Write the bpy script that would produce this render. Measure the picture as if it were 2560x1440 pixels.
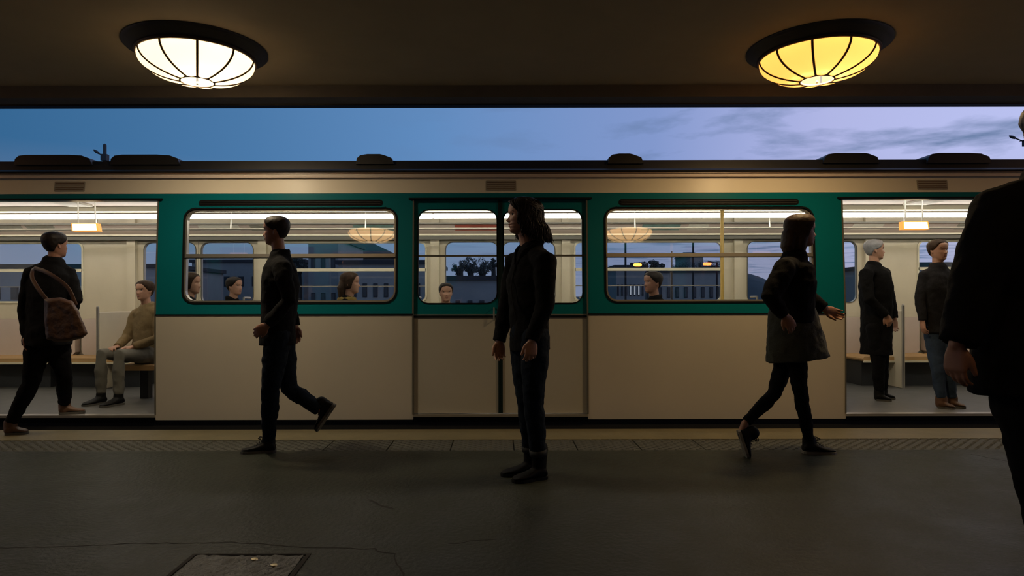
import bpy, math, random
import numpy as np
from mathutils import Vector, Matrix
R = math.radians
random.seed(7); rng = np.random.default_rng(7)
scene = bpy.context.scene
col = scene.collection
for o in list(bpy.data.objects): bpy.data.objects.remove(o)

# ---------------------------------------------------------------- camera, sky, exposure
CAMZ = 1.045; F = 1640.0; CX = 1251.0; CY = 756.0
cd = bpy.data.cameras.new('camera'); cam = bpy.data.objects.new('camera', cd); col.objects.link(cam)
cam.location = (0, 0, CAMZ)
cam.rotation_euler = (R(90), R(0.12), 0)
cd.sensor_width = 36; cd.lens = 36*F/2560
cd.shift_x = (1280-CX)/2560; cd.shift_y = (CY-720)/2560
cd.clip_end = 2000; cd.clip_start = .05
scene.camera = cam
scene.view_settings.view_transform = 'Standard'
scene.view_settings.look = 'None'
scene.view_settings.gamma = 1
scene.view_settings.use_curve_mapping = False
scene.view_settings.exposure = 0.0
LAMP = 1.0      # brightness of the ceiling lamps
TUBE = 10.0      # brightness of the tubes in the train
SKY = 1.12

def P(px, py, d):
    """world point seen at pixel px,py of the photograph at distance d from the camera plane"""
    return Vector(((px-CX)*d/F, d, CAMZ+(CY-py)*d/F))

w = bpy.data.worlds.new('dusk_sky'); scene.world = w; w.use_nodes = True
nt = w.node_tree; N = nt.nodes; L = nt.links; N.clear()
def nd(t, **k):
    n = N.new(t)
    for a, b in k.items():
        if a in ('operation', 'blend_type', 'noise_dimensions', 'data_type'): setattr(n, a, b)
        else: n.inputs[a].default_value = b
    return n
tc = nd('ShaderNodeTexCoord'); sep = nd('ShaderNodeSeparateXYZ'); L.new(tc.outputs['Generated'], sep.inputs[0])
mr = nd('ShaderNodeMapRange'); mr.inputs['From Min'].default_value = -.62; mr.inputs['From Max'].default_value = .62
L.new(sep.outputs[0], mr.inputs['Value'])
cr = nd('ShaderNodeValToRGB'); L.new(mr.outputs[0], cr.inputs[0])
e = cr.color_ramp.elements
e[0].position = 0; e[0].color = (.030, .115, .25, 1); e[1].position = 1; e[1].color = (.44, .48, .78, 1)
for p, c in ((.22, (.062, .17, .35, 1)), (.42, (.105, .23, .46, 1)), (.68, (.20, .28, .54, 1)), (.85, (.39, .42, .70, 1))):
    k = e.new(p); k.color = c
# low haze towards the horizon: greyer
hz = nd('ShaderNodeMapRange'); hz.inputs['From Min'].default_value = .0; hz.inputs['From Max'].default_value = .2
hz.inputs['To Min'].default_value = .55; hz.inputs['To Max'].default_value = 0
L.new(sep.outputs[2], hz.inputs['Value'])
mh = nd('ShaderNodeMix', data_type='RGBA'); L.new(hz.outputs[0], mh.inputs['Factor']); L.new(cr.outputs[0], mh.inputs[6])
mh.inputs[7].default_value = (.35, .345, .43, 1)
# clouds on a plane overhead
dv = nd('ShaderNodeMath', operation='MAXIMUM'); dv.inputs[1].default_value = .04; L.new(sep.outputs[2], dv.inputs[0])
vx = nd('ShaderNodeMath', operation='DIVIDE'); L.new(sep.outputs[0], vx.inputs[0]); L.new(dv.outputs[0], vx.inputs[1])
vy = nd('ShaderNodeMath', operation='DIVIDE'); L.new(sep.outputs[1], vy.inputs[0]); L.new(dv.outputs[0], vy.inputs[1])
cb = nd('ShaderNodeCombineXYZ'); L.new(vx.outputs[0], cb.inputs[0]); L.new(vy.outputs[0], cb.inputs[1])
no = nd('ShaderNodeTexNoise', Scale=1.15, Detail=7.0, Roughness=.55, Distortion=.25); L.new(cb.outputs[0], no.inputs['Vector'])
cr2 = nd('ShaderNodeValToRGB'); L.new(no.outputs[0], cr2.inputs[0])
cr2.color_ramp.elements[0].position = .50; cr2.color_ramp.elements[0].color = (0, 0, 0, 1)
cr2.color_ramp.elements[1].position = .68; cr2.color_ramp.elements[1].color = (1, 1, 1, 1)
amt = nd('ShaderNodeMapRange'); amt.inputs['From Min'].default_value = -.2; amt.inputs['From Max'].default_value = .25
amt.inputs['To Max'].default_value = .88; L.new(sep.outputs[0], amt.inputs['Value'])
mu = nd('ShaderNodeMath', operation='MULTIPLY'); L.new(cr2.outputs[0], mu.inputs[0]); L.new(amt.outputs[0], mu.inputs[1])
mc = nd('ShaderNodeMix', data_type='RGBA'); L.new(mu.outputs[0], mc.inputs['Factor']); L.new(mh.outputs[2], mc.inputs[6])
mc.inputs[7].default_value = (.105, .17, .31, 1)
bg = nd('ShaderNodeBackground', Strength=SKY); L.new(mc.outputs[2], bg.inputs[0])
wo = nd('ShaderNodeOutputWorld'); L.new(bg.outputs[0], wo.inputs[0])

# ---------------------------------------------------------------- materials
def mat(name, c, rough=.6, var=.0, scale=6., bump=0., bscale=60., metal=0., spec=.5, emis=None, es=0., sheen=0., stretch=None, rvar=0.):
    m = bpy.data.materials.new(name); m.use_nodes = True
    t = m.node_tree; p = t.nodes['Principled BSDF']
    p.inputs['Base Color'].default_value = (*c, 1); p.inputs['Roughness'].default_value = rough
    p.inputs['Metallic'].default_value = metal; p.inputs['Specular IOR Level'].default_value = spec
    if sheen: p.inputs['Sheen Weight'].default_value = sheen; p.inputs['Sheen Roughness'].default_value = .5
    co = t.nodes.new('ShaderNodeTexCoord'); src = co.outputs['Object']
    if stretch:
        mp = t.nodes.new('ShaderNodeMapping'); mp.inputs['Scale'].default_value = stretch
        t.links.new(src, mp.inputs[0]); src = mp.outputs[0]
    n = t.nodes.new('ShaderNodeTexNoise'); n.inputs['Scale'].default_value = scale; n.inputs['Detail'].default_value = 6; n.inputs['Roughness'].default_value = .65
    t.links.new(src, n.inputs['Vector'])
    r = t.nodes.new('ShaderNodeMapRange'); r.inputs['From Min'].default_value = .3; r.inputs['From Max'].default_value = .7
    r.inputs['To Min'].default_value = 1-var; r.inputs['To Max'].default_value = 1+var
    t.links.new(n.outputs[0], r.inputs['Value'])
    vm = t.nodes.new('ShaderNodeVectorMath'); vm.operation = 'SCALE'; vm.inputs[0].default_value = c
    t.links.new(r.outputs[0], vm.inputs['Scale']); t.links.new(vm.outputs[0], p.inputs['Base Color'])
    if rvar:
        r2 = t.nodes.new('ShaderNodeMapRange'); r2.inputs['From Min'].default_value = .3; r2.inputs['From Max'].default_value = .7
        r2.inputs['To Min'].default_value = rough-rvar; r2.inputs['To Max'].default_value = rough+rvar
        t.links.new(n.outputs[0], r2.inputs['Value']); t.links.new(r2.outputs[0], p.inputs['Roughness'])
    if bump:
        b = t.nodes.new('ShaderNodeBump'); b.inputs['Strength'].default_value = bump; b.inputs['Distance'].default_value = .01
        n2 = t.nodes.new('ShaderNodeTexNoise'); n2.inputs['Scale'].default_value = bscale; n2.inputs['Detail'].default_value = 4
        t.links.new(src, n2.inputs['Vector']); t.links.new(n2.outputs[0], b.inputs['Height']); t.links.new(b.outputs[0], p.inputs['Normal'])
    if emis: p.inputs['Emission Color'].default_value = (*emis, 1); p.inputs['Emission Strength'].default_value = es
    return m
def glass(name, tint, refl=1.0, rough=.02):
    m = bpy.data.materials.new(name); m.use_nodes = True; t = m.node_tree; t.nodes.clear()
    tr = t.nodes.new('ShaderNodeBsdfTransparent'); tr.inputs[0].default_value = (*tint, 1)
    gl = t.nodes.new('ShaderNodeBsdfGlossy'); gl.inputs['Roughness'].default_value = rough
    fr = t.nodes.new('ShaderNodeFresnel'); fr.inputs[0].default_value = 2.1
    mx = t.nodes.new('ShaderNodeMixShader'); mth = t.nodes.new('ShaderNodeMath'); mth.operation = 'MULTIPLY'; mth.inputs[1].default_value = refl
    t.links.new(fr.outputs[0], mth.inputs[0]); t.links.new(mth.outputs[0], mx.inputs[0]); t.links.new(tr.outputs[0], mx.inputs[1]); t.links.new(gl.outputs[0], mx.inputs[2])
    o = t.nodes.new('ShaderNodeOutputMaterial'); t.links.new(mx.outputs[0], o.inputs[0])
    return m
M = {}
M['floor'] = mat('worn_asphalt', (.0235, .0272, .0205), .50, .30, 3.2, .55, 38, spec=.16, rvar=.10, stretch=(1, 1, 1))
M['floor_edge'] = mat('yellow_edge_paint', (.135, .115, .062), .62, .16, 7, .2, 50)
M['tactile'] = mat('tactile_concrete', (.044, .045, .034), .7, .18, 9, .2, 70)
M['crack'] = mat('crack_dark', (.012, .011, .01), .95)
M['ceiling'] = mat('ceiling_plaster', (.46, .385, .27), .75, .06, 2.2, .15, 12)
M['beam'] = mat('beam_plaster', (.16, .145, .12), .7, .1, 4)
M['wallback'] = mat('rear_wall_tile', (.10, .095, .085), .6, .15, 4)
M['iron'] = mat('hatch_iron', (.028, .027, .022), .5, .3, 16, .6, 90, rvar=.15)
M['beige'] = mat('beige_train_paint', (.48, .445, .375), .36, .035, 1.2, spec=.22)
M['litbeige'] = mat('beige_paint_lightened_as_lit', (.70, .64, .52), .34, .03, 1.2, spec=.25)  # same beige as the sides, lightened to stand in for missing lamp light
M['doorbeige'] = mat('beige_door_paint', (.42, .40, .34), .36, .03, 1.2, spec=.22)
M['teal'] = mat('teal_train_paint', (.003, .136, .160), .28, .03, 1.2, spec=.12)
M['roof'] = mat('dark_roof_paint', (.018, .018, .018), .5, .2, 3)
M['black'] = mat('black_rubber', (.005, .006, .006), .7, spec=.12)
M['seamrub'] = mat('green_black_rubber', (.006, .016, .016), .8, spec=.15)
M['under'] = mat('underframe_grime', (.008, .008, .007), .9, .2, 5)
M['alu'] = mat('brushed_aluminium', (.46, .44, .40), .35, .06, 8, metal=.8)
M['brownline'] = mat('brown_gutter', (.16, .10, .06), .4)
M['cream'] = mat('cream_interior_laminate', (.62, .56, .42), .45, .05, 2)
M['pinkcream'] = mat('pink_ceiling_laminate', (.60, .50, .44), .5, .05, 2)
M['trimdark'] = mat('dark_interior_trim', (.10, .095, .075), .45)
M['trimpale'] = mat('pale_window_trim', (.70, .66, .50), .4)
M['cfloor'] = mat('train_floor_vinyl', (.10, .10, .095), .5, .15, 8)
M['seat'] = mat('orange_tan_seat', (.45, .28, .12), .55, .08, 6)
M['seatdark'] = mat('dark_seat_base', (.02, .022, .025), .6)
M['tube'] = mat('fluorescent_tube', (.9, .9, .9), .3, emis=(1, .93, .83), es=TUBE)
M['box_glow'] = mat('sign_box_glow', (.9, .8, .6), .4, emis=(1, .80, .48), es=4.5)
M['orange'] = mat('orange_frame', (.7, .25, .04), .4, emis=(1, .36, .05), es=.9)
M['yellow'] = mat('yellow_grab_pole', (.75, .50, .13), .35)
M['poster_red'] = mat('red_poster', (.45, .10, .07), .5, .2, 12)
M['poster_teal'] = mat('blue_green_poster', (.20, .33, .30), .5, .2, 12)
M['poster_white'] = mat('white_poster', (.75, .72, .62), .5, .1, 12)
M['poster_grey'] = mat('grey_poster', (.30, .29, .24), .5, .2, 12)
M['wglass'] = glass('train_window_glass', (.92, .94, .93), 1.0)
M['rib'] = mat('lamp_rib_brass', (.05, .032, .02), .5, metal=.3)
M['housing'] = mat('lamp_housing_paint', (.045, .043, .036), .55, .1, 6)
M['skin'] = mat('skin', (.42, .23, .155), .5, .08, 30, .08, 200)
M['skin2'] = mat('skin_darker', (.30, .15, .10), .5, .08, 30)
M['lips'] = mat('lips', (.32, .12, .10), .4)
M['eyew'] = mat('eye_white', (.6, .57, .53), .2)
M['iris'] = mat('iris_dark', (.015, .01, .008), .15)
M['hair'] = mat('dark_brown_hair', (.012, .0075, .0055), .55, .35, 40, spec=.25)
M['hairlit'] = mat('brown_hair', (.035, .019, .010), .6, .3, 40, spec=.2)
M['greyhair'] = mat('grey_hair', (.25, .25, .26), .5, .2, 40)
M['coat'] = mat('black_wool_coat', (.005, .005, .006), .92, .2, 30, .3, 300, spec=.12)
M['coat2'] = mat('charcoal_cloth', (.0055, .0055, .006), .9, .2, 30, .3, 260, spec=.1)
M['coatgrey'] = mat('dark_grey_jacket', (.014, .014, .016), .85, .2, 20, .3, 200, spec=.15)
M['shirt'] = mat('dark_plum_shirt', (.02, .012, .018), .8)
M['jeans'] = mat('navy_jeans', (.0055, .0105, .020), .85, .2, 50, .3, 300, spec=.12)
M['jeansblue'] = mat('blue_jeans', (.015, .035, .075), .8, .2, 50, .3, 300)
M['cuff'] = mat('faded_cuff', (.011, .015, .018), .8, .2, 50)
M['blackcloth'] = mat('black_trousers', (.005, .005, .006), .9, .2, 50, spec=.1)
M['boot'] = mat('black_boot_leather', (.004, .004, .004), .65, .2, 20, spec=.15)
M['shoe'] = mat('black_shoe', (.006, .006, .006), .6, .2, 20, spec=.2)
M['brownshoe'] = mat('brown_shoe', (.11, .055, .028), .5, .2, 20)
M['solegrey'] = mat('grey_sole', (.07, .068, .06), .6)
M['solewhite'] = mat('pale_sole', (.16, .15, .13), .6)
M['bag'] = mat('rust_brown_leather', (.055, .022, .009), .55, .25, 8, .3, 60)
M['skirt'] = mat('olive_grey_skirt', (.030, .032, .022), .9, .2, 20, .3, 120)
M['tan'] = mat('tan_coat', (.19, .13, .055), .8, .1, 20, .3, 120)
M['yellowcl'] = mat('mustard_scarf', (.20, .13, .02), .8, .2, 20)
M['pale'] = mat('pale_trousers', (.12, .115, .095), .8)
M['leafd'] = mat('far_foliage', (.07, .09, .085), .9, .3, 2)
M['bark'] = mat('far_bark', (.03, .035, .035), .9)
M['hill'] = mat('far_hill', (.050, .070, .075), 1, .2, .1)
M['ground'] = mat('far_ground', (.035, .04, .045), .95, .2, .2)
M['bld'] = mat('far_render', (.36, .35, .32), .85, .12, .4)
M['bldd'] = mat('far_dark_render', (.27, .28, .27), .85, .12, .4)
M['slate'] = mat('slate_roof', (.03, .035, .042), .8, .1, 1)
M['winlit'] = mat('lit_window', (.5, .5, .5), .5, emis=(.85, .9, 1), es=.35)
M['windark'] = mat('dark_window', (.02, .03, .04), .2)
M['pole'] = mat('pole_steel', (.012, .014, .016), .6)
M['sodium'] = mat('sodium_lamp', (.9, .5, .1), .4, emis=(1, .33, .03), es=9)
M['redlamp'] = mat('red_lamp', (.9, .1, .05), .4, emis=(1, .10, .02), es=9)

# ---------------------------------------------------------------- objects
def tag(o, label=None, cat=None, group=None, kind=None):
    if label: o['label'] = label
    if cat: o['category'] = cat
    if group: o['group'] = group
    if kind: o['kind'] = kind
    return o
class MB:
    def __init__(s): s.v = []; s.f = []
    def add(s, vs, fs):
        b = len(s.v); s.v += [tuple(x) for x in vs]; s.f += [tuple(i+b for i in q) for q in fs]; return s
    def box(s, x0, x1, y0, y1, z0, z1):
        v = [(x, y, z) for x in (x0, x1) for y in (y0, y1) for z in (z0, z1)]
        return s.add(v, [(0, 1, 3, 2), (4, 6, 7, 5), (0, 4, 5, 1), (2, 3, 7, 6), (0, 2, 6, 4), (1, 5, 7, 3)])
    def bbox(s, x0, x1, y0, y1, z0, z1, b=.004):
        """box with chamfered edges (extruded along y)"""
        o = [(x0+b, z0), (x1-b, z0), (x1, z0+b), (x1, z1-b), (x1-b, z1), (x0+b, z1), (x0, z1-b), (x0, z0+b)]
        return s.prism(o, y0, y1)
    def prism(s, loop, y0, y1, holes=None):
        n = len(loop); v = [(x, y0, z) for x, z in loop]+[(x, y1, z) for x, z in loop]
        f = [tuple(range(n)), tuple(range(2*n-1, n-1, -1))]+[(i, i+n, (i+1) % n+n, (i+1) % n) for i in range(n)]
        return s.add(v, f)
    def tube(s, pts, r, n=10, side=None, sub=1, cap=True, flat=''):
        v, f = sweep(pts, r, n=n, side=side, sub=sub, cap=cap, flat=flat); return s.add(v, f)
    def lathe(s, prof, c=(0, 0, 0), n=24):
        v = []; f = []
        for r, z in prof:
            for i in range(n):
                a = 2*math.pi*i/n; v.append((c[0]+r*math.cos(a), c[1]+r*math.sin(a), c[2]+z))
        for k in range(len(prof)-1):
            for i in range(n): f.append((k*n+i, k*n+(i+1) % n, (k+1)*n+(i+1) % n, (k+1)*n+i))
        f.append(tuple(range(n-1, -1, -1))); f.append(tuple(range((len(prof)-1)*n, len(prof)*n)))
        return s.add(v, f)
    def map(s, fn): s.v = [fn(*p) for p in s.v]; return s
    def mesh(s, name, m, smooth=False):
        me = bpy.data.meshes.new(name); me.from_pydata(s.v, [], s.f); me.materials.append(m)
        me.validate()
        if smooth:
            me.polygons.foreach_set('use_smooth', [True]*len(me.polygons))
        me.update(); return me
    def build(s, name, m, parent=None, smooth=False):
        return link(name, s.mesh(name, m, smooth), parent)
def origin(parent):
    v = Vector((0, 0, 0))
    while parent is not None: v += parent.location; parent = parent.parent
    return v
def link(name, me, parent=None):
    o = bpy.data.objects.new(name, me); col.objects.link(o)
    if parent is not None: o.parent = parent; o.location = -origin(parent)
    else:       # put the origin at the base of the thing
        n = len(me.vertices); a = np.empty(n*3); me.vertices.foreach_get('co', a); a = a.reshape(-1, 3)
        b = Vector((float((a[:, 0].min()+a[:, 0].max())/2), float((a[:, 1].min()+a[:, 1].max())/2), float(a[:, 2].min())))
        me.transform(Matrix.Translation(-b)); o.location = b
    return o
def empty(name, loc, label=None, cat=None, group=None):
    o = bpy.data.objects.new(name, None); col.objects.link(o); o.location = loc; o.empty_display_size = .2
    return tag(o, label, cat, group)
def sweep(pts, r, n=12, side=None, sub=4, cap=True, flat=''):
    """tube along pts; r per point: number or (a along side, b across). Catmull-Rom smoothed, rounded ends"""
    p = np.array([list(q) for q in pts], float)
    if np.isscalar(r): r = [r]*len(p)
    rr = np.array([(x, x) if np.isscalar(x) else x for x in r], float)
    a = np.hstack([p, rr])
    if sub > 1 and len(a) > 2:
        e = np.vstack([2*a[0]-a[1], a, 2*a[-1]-a[-2]]); out = []
        for i in range(1, len(e)-2):
            for k in range(sub):
                t = k/sub; p0, p1, p2, p3 = e[i-1], e[i], e[i+1], e[i+2]
                out.append(.5*((2*p1)+(-p0+p2)*t+(2*p0-5*p1+4*p2-p3)*t*t+(-p0+3*p1-3*p2+p3)*t**3))
        out.append(a[-1]); a = np.array(out)
    pos = a[:, :3]; rad = np.maximum(a[:, 3:], 1e-4)
    T = np.gradient(pos, axis=0); T /= np.linalg.norm(T, axis=1)[:, None]+1e-12
    S = np.zeros_like(T)
    if side is None:
        s0 = np.cross(T[0], (0, 0, 1.) if abs(T[0][2]) < .9 else (1., 0, 0)); 
        for i in range(len(T)):
            s0 = s0-T[i]*np.dot(s0, T[i]); s0 /= np.linalg.norm(s0); S[i] = s0
    else:
        sd = np.array(list(side), float)
        for i in range(len(T)):
            q = sd-T[i]*np.dot(sd, T[i]); S[i] = q/(np.linalg.norm(q)+1e-9)
    U = np.cross(T, S)
    rings = []
    if cap and '0' not in flat:
        for k in (75, 50, 25):
            c, s_ = math.cos(R(k)), math.sin(R(k)); m_ = min(rad[0])
            rings.append((pos[0]-T[0]*m_*s_, rad[0]*c, S[0], U[0]))
    for i in range(len(pos)): rings.append((pos[i], rad[i], S[i], U[i]))
    if cap and '1' not in flat:
        for k in (25, 50, 75):
            c, s_ = math.cos(R(k)), math.sin(R(k)); m_ = min(rad[-1])
            rings.append((pos[-1]+T[-1]*m_*s_, rad[-1]*c, S[-1], U[-1]))
    th = np.linspace(0, 2*np.pi, n, endpoint=False); c = np.cos(th)[:, None]; s_ = np.sin(th)[:, None]
    v = np.vstack([q+c*rd[0]*sv+s_*rd[1]*uv for q, rd, sv, uv in rings])
    f = [(k*n+i, k*n+(i+1) % n, (k+1)*n+(i+1) % n, (k+1)*n+i) for k in range(len(rings)-1) for i in range(n)]
    f.append(tuple(range(n-1, -1, -1))); f.append(tuple(range((len(rings)-1)*n, len(rings)*n)))
    return [tuple(x) for x in v], f
_tex = {}
def fuse(mb, voxel, m, name, smooth=2, disp=0, size=.08, parent=None):
    """joins overlapping closed shells into one continuous skin"""
    me = mb.mesh('tmp', m); o = bpy.data.objects.new('tmp', me); col.objects.link(o)
    a = o.modifiers.new('r', 'REMESH'); a.mode = 'VOXEL'; a.voxel_size = voxel; a.use_smooth_shade = True
    if smooth: b = o.modifiers.new('s', 'SMOOTH'); b.factor = .5; b.iterations = smooth
    if disp:
        if size not in _tex:
            t = bpy.data.textures.new('folds', 'CLOUDS'); t.noise_scale = size; t.noise_depth = 2; _tex[size] = t
        d = o.modifiers.new('d', 'DISPLACE'); d.texture = _tex[size]; d.strength = disp; d.mid_level = .5; d.texture_coords = 'LOCAL'
    dg = bpy.context.evaluated_depsgraph_get(); dg.update()
    nm = bpy.data.meshes.new_from_object(o.evaluated_get(dg)); nm.name = name
    bpy.data.objects.remove(o); bpy.data.meshes.remove(me)
    if not nm.materials: nm.materials.append(m)
    nm.polygons.foreach_set('use_smooth', [True]*len(nm.polygons))
    return link(name, nm, parent)

# ---------------------------------------------------------------- platform, ceiling, wall
D = 5.55                       # distance of the train side
EDGE = 5.41
XL, XR = -14, 14
o = MB().box(XL, XR, -3.2, 4.63, -.5, 0).build('floor', M['floor']); tag(o, 'dark worn asphalt platform floor', kind='structure'); floor = o
o = MB().box(XL, XR, 5.005, EDGE, -.5, 0).build('trim_1', M['floor_edge']); tag(o, 'pale yellow painted edge strip of the platform', kind='structure')
for x in np.arange(-13.5, 13.6, 1.5):
    pass
strip = MB().box(XL, XR, 4.63, 5.005, -.5, -.022).build('trim_2', M['tactile']); tag(strip, 'grey tactile paving strip along the platform edge', kind='structure')
TW = .454
def tile_mesh():
    m = MB(); g = .004; y0, y1 = 4.634, 5.0
    m.bbox(g, TW-g, y0, y1, -.022, -.003, .003)
    nx, ny = 12, 10; sx = (TW-2*g)/nx; sy = (y1-y0)/ny
    for i in range(nx):
        for j in range(ny):
            if (i+j) % 2: continue
            cx = g+(i+.5)*sx; cy = y0+(j+.5)*sy; r = .0165; q = .010
            m.add([(cx-r, cy, -.003), (cx, cy-r, -.003), (cx+r, cy, -.003), (cx, cy+r, -.003), (cx-q, cy, .0035), (cx, cy-q, .0035), (cx+q, cy, .0035), (cx, cy+q, .0035)],
                  [(0, 1, 5, 4), (1, 2, 6, 5), (2, 3, 7, 6), (3, 0, 4, 7), (4, 5, 6, 7)])
    return m.mesh('paving_tile', M['tactile'])
tm = tile_mesh()
x0 = (1284.5-CX)*4.63/F
for k in range(-11, 11):
    t = bpy.data.objects.new('paving_tile', tm); col.objects.link(t); t.parent = strip
    t.location = Vector((x0+k*TW, 0, 0))-strip.location
# cracks in the asphalt
def crack(pts, wd=.004):
    m = MB(); q = [P(a, b, 1) for a, b in pts]; q = [Vector(((a-CX)*CAMZ/(b-CY), F*CAMZ/(b-CY), 0)) for a, b in pts]
    fine = []
    for i in range(len(q)-1):
        n = max(2, int((q[i+1]-q[i]).length/.03))
        for k in range(n): fine.append(q[i].lerp(q[i+1], k/n)+Vector((rng.normal(0, .004), rng.normal(0, .004), 0)))
    fine.append(q[-1])
    v = []; f = []
    for i, p in enumerate(fine):
        t = (fine[min(i+1, len(fine)-1)]-fine[max(i-1, 0)]).normalized(); n = Vector((-t.y, t.x, 0))
        ww = wd*1.5*(.6+.8*rng.random())
        v += [p-n*ww+Vector((0, 0, .0004)), p+Vector((0, 0, .0016)), p+n*ww+Vector((0, 0, .0004))]
    for i in range(len(fine)-1):
        for k in (0, 1): f.append((3*i+k, 3*i+k+1, 3*i+4+k, 3*i+3+k))
    m.add(v, f).build('crack', M['crack'], floor)
crack([(-60, 1370), (60, 1366), (170, 1364), (260, 1360), (340, 1356), (470, 1357), (560, 1354), (640, 1357), (700, 1364), (800, 1369), (900, 1370), (935, 1372), (950, 1380), (985, 1384), (990, 1410), (1000, 1422), (1010, 1432), (1020, 1460)], .0028)
crack([(918, 1249), (940, 1258), (955, 1266), (982, 1273)], .006)
crack([(2430, 1138), (2465, 1146), (2510, 1155), (2570, 1160)], .003)
crack([(1120, 1360), (1180, 1352), (1240, 1348)], .002)
# inspection hatch
hx0, hx1, hy1 = -1.262, -.805, 2.712; hy0 = 2.24
h = empty('inspection_hatch', (-1.03, 2.47, 0), 'square iron inspection hatch cover in the asphalt at the bottom left', 'hatch')
fr = MB()
for a in ((hx0-.016, hx1+.016, hy1, hy1+.014), (hx0-.016, hx1+.016, hy0-.014, hy0), (hx0-.016, hx0, hy0, hy1), (hx1, hx1+.016, hy0, hy1)):
    fr.box(a[0], a[1], a[2], a[3], -.01, .004)
fr.build('hatch_frame', M['crack'], h)
g = MB(); n = 26
vs = []; fs = []
for i in range(n+1):
    for j in range(n+1):
        x = hx0+.008+(hx1-hx0-.016)*i/n; y = hy0+.008+(hy1-hy0-.016)*j/n
        vs.append((x, y, .0015+rng.random()*.0055))
for i in range(n):
    for j in range(n): k = i*(n+1)+j; fs.append((k, k+n+1, k+n+2, k+1))
g.add(vs, fs).build('cover_plate', M['iron'], h)
b2 = MB()
wm = mat('worn_bright_metal', (.5, .42, .25), .3, metal=1)
for x, y in ((-1.00, 2.66), (-.90, 2.60)): MB().lathe([(.016, .003), (.013, .009), (.004, .010)], (x, y, 0), 8).build('lifting_bolt', wm, h)

ZC = 2.80
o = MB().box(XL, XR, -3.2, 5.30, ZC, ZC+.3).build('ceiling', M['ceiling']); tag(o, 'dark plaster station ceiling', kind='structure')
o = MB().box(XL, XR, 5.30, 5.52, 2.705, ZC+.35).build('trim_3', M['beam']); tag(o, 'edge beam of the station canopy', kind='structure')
o = MB().box(XL, XR, 5.48, 5.56, 2.693, 2.72).build('trim_4', M['roof']); tag(o, 'dark drip rail under the canopy edge', kind='structure')
o = MB().box(XL, XR, -3.4, -3.2, 0, ZC).build('wall_back', M['wallback']); tag(o, 'station wall behind the platform', kind='structure')
o = MB().box(-30, 30, EDGE+.02, 60, -6.3, -1.35).build('trim_5', M['under']); tag(o, 'track bed in shadow', kind='structure')

# ---------------------------------------------------------------- ceiling lamps
RD, HD = .372, .165
def lamp_prof(u):   # u 0 rim .. 1 hub
    a = u*R(73); return RD*math.cos(a), -HD*math.sin(a)
glassm = {}
def lamp_glass(name, c, s):
    m = bpy.data.materials.new(name); m.use_nodes = True; t = m.node_tree; t.nodes.clear()
    tr = t.nodes.new('ShaderNodeBsdfTranslucent'); tr.inputs[0].default_value = (.95, .72, .40, 1)
    df = t.nodes.new('ShaderNodeBsdfDiffuse'); df.inputs[0].default_value = (.5, .42, .3, 1)
    em = t.nodes.new('ShaderNodeEmission'); em.inputs[0].default_value = (*c, 1); em.inputs[1].default_value = s
    m1 = t.nodes.new('ShaderNodeMixShader'); m1.inputs[0].default_value = .25
    t.links.new(tr.outputs[0], m1.inputs[1]); t.links.new(df.outputs[0], m1.inputs[2])
    ad = t.nodes.new('ShaderNodeAddShader'); t.links.new(m1.outputs[0], ad.inputs[0]); t.links.new(em.outputs[0], ad.inputs[1])
    o = t.nodes.new('ShaderNodeOutputMaterial'); t.links.new(ad.outputs[0], o.inputs[0]); return m
GW = lamp_glass('cream_lamp_glass', (1, .69, .38), 1.7*LAMP); GO = lamp_glass('amber_lamp_glass', (1, .42, .07), 1.25*LAMP)
GR = lamp_glass('bright_lamp_glass', (1, .58, .24), 3.6*LAMP)
GS = lamp_glass('strong_amber_lamp_glass', (1, .45, .13), 6*LAMP)
HUB = bpy.data.materials.new('hub_clear_glass'); HUB.use_nodes = True; t = HUB.node_tree; t.nodes.clear()
tr = t.nodes.new('ShaderNodeBsdfTransparent'); tr.inputs[0].default_value = (.96, .93, .88, 1); em = t.nodes.new('ShaderNodeEmission'); em.inputs[0].default_value = (1, .9, .75, 1); em.inputs[1].default_value = .6
ad = t.nodes.new('ShaderNodeAddShader'); oo = t.nodes.new('ShaderNodeOutputMaterial'); t.links.new(tr.outputs[0], ad.inputs[0]); t.links.new(em.outputs[0], ad.inputs[1]); t.links.new(ad.outputs[0], oo.inputs[0])
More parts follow.
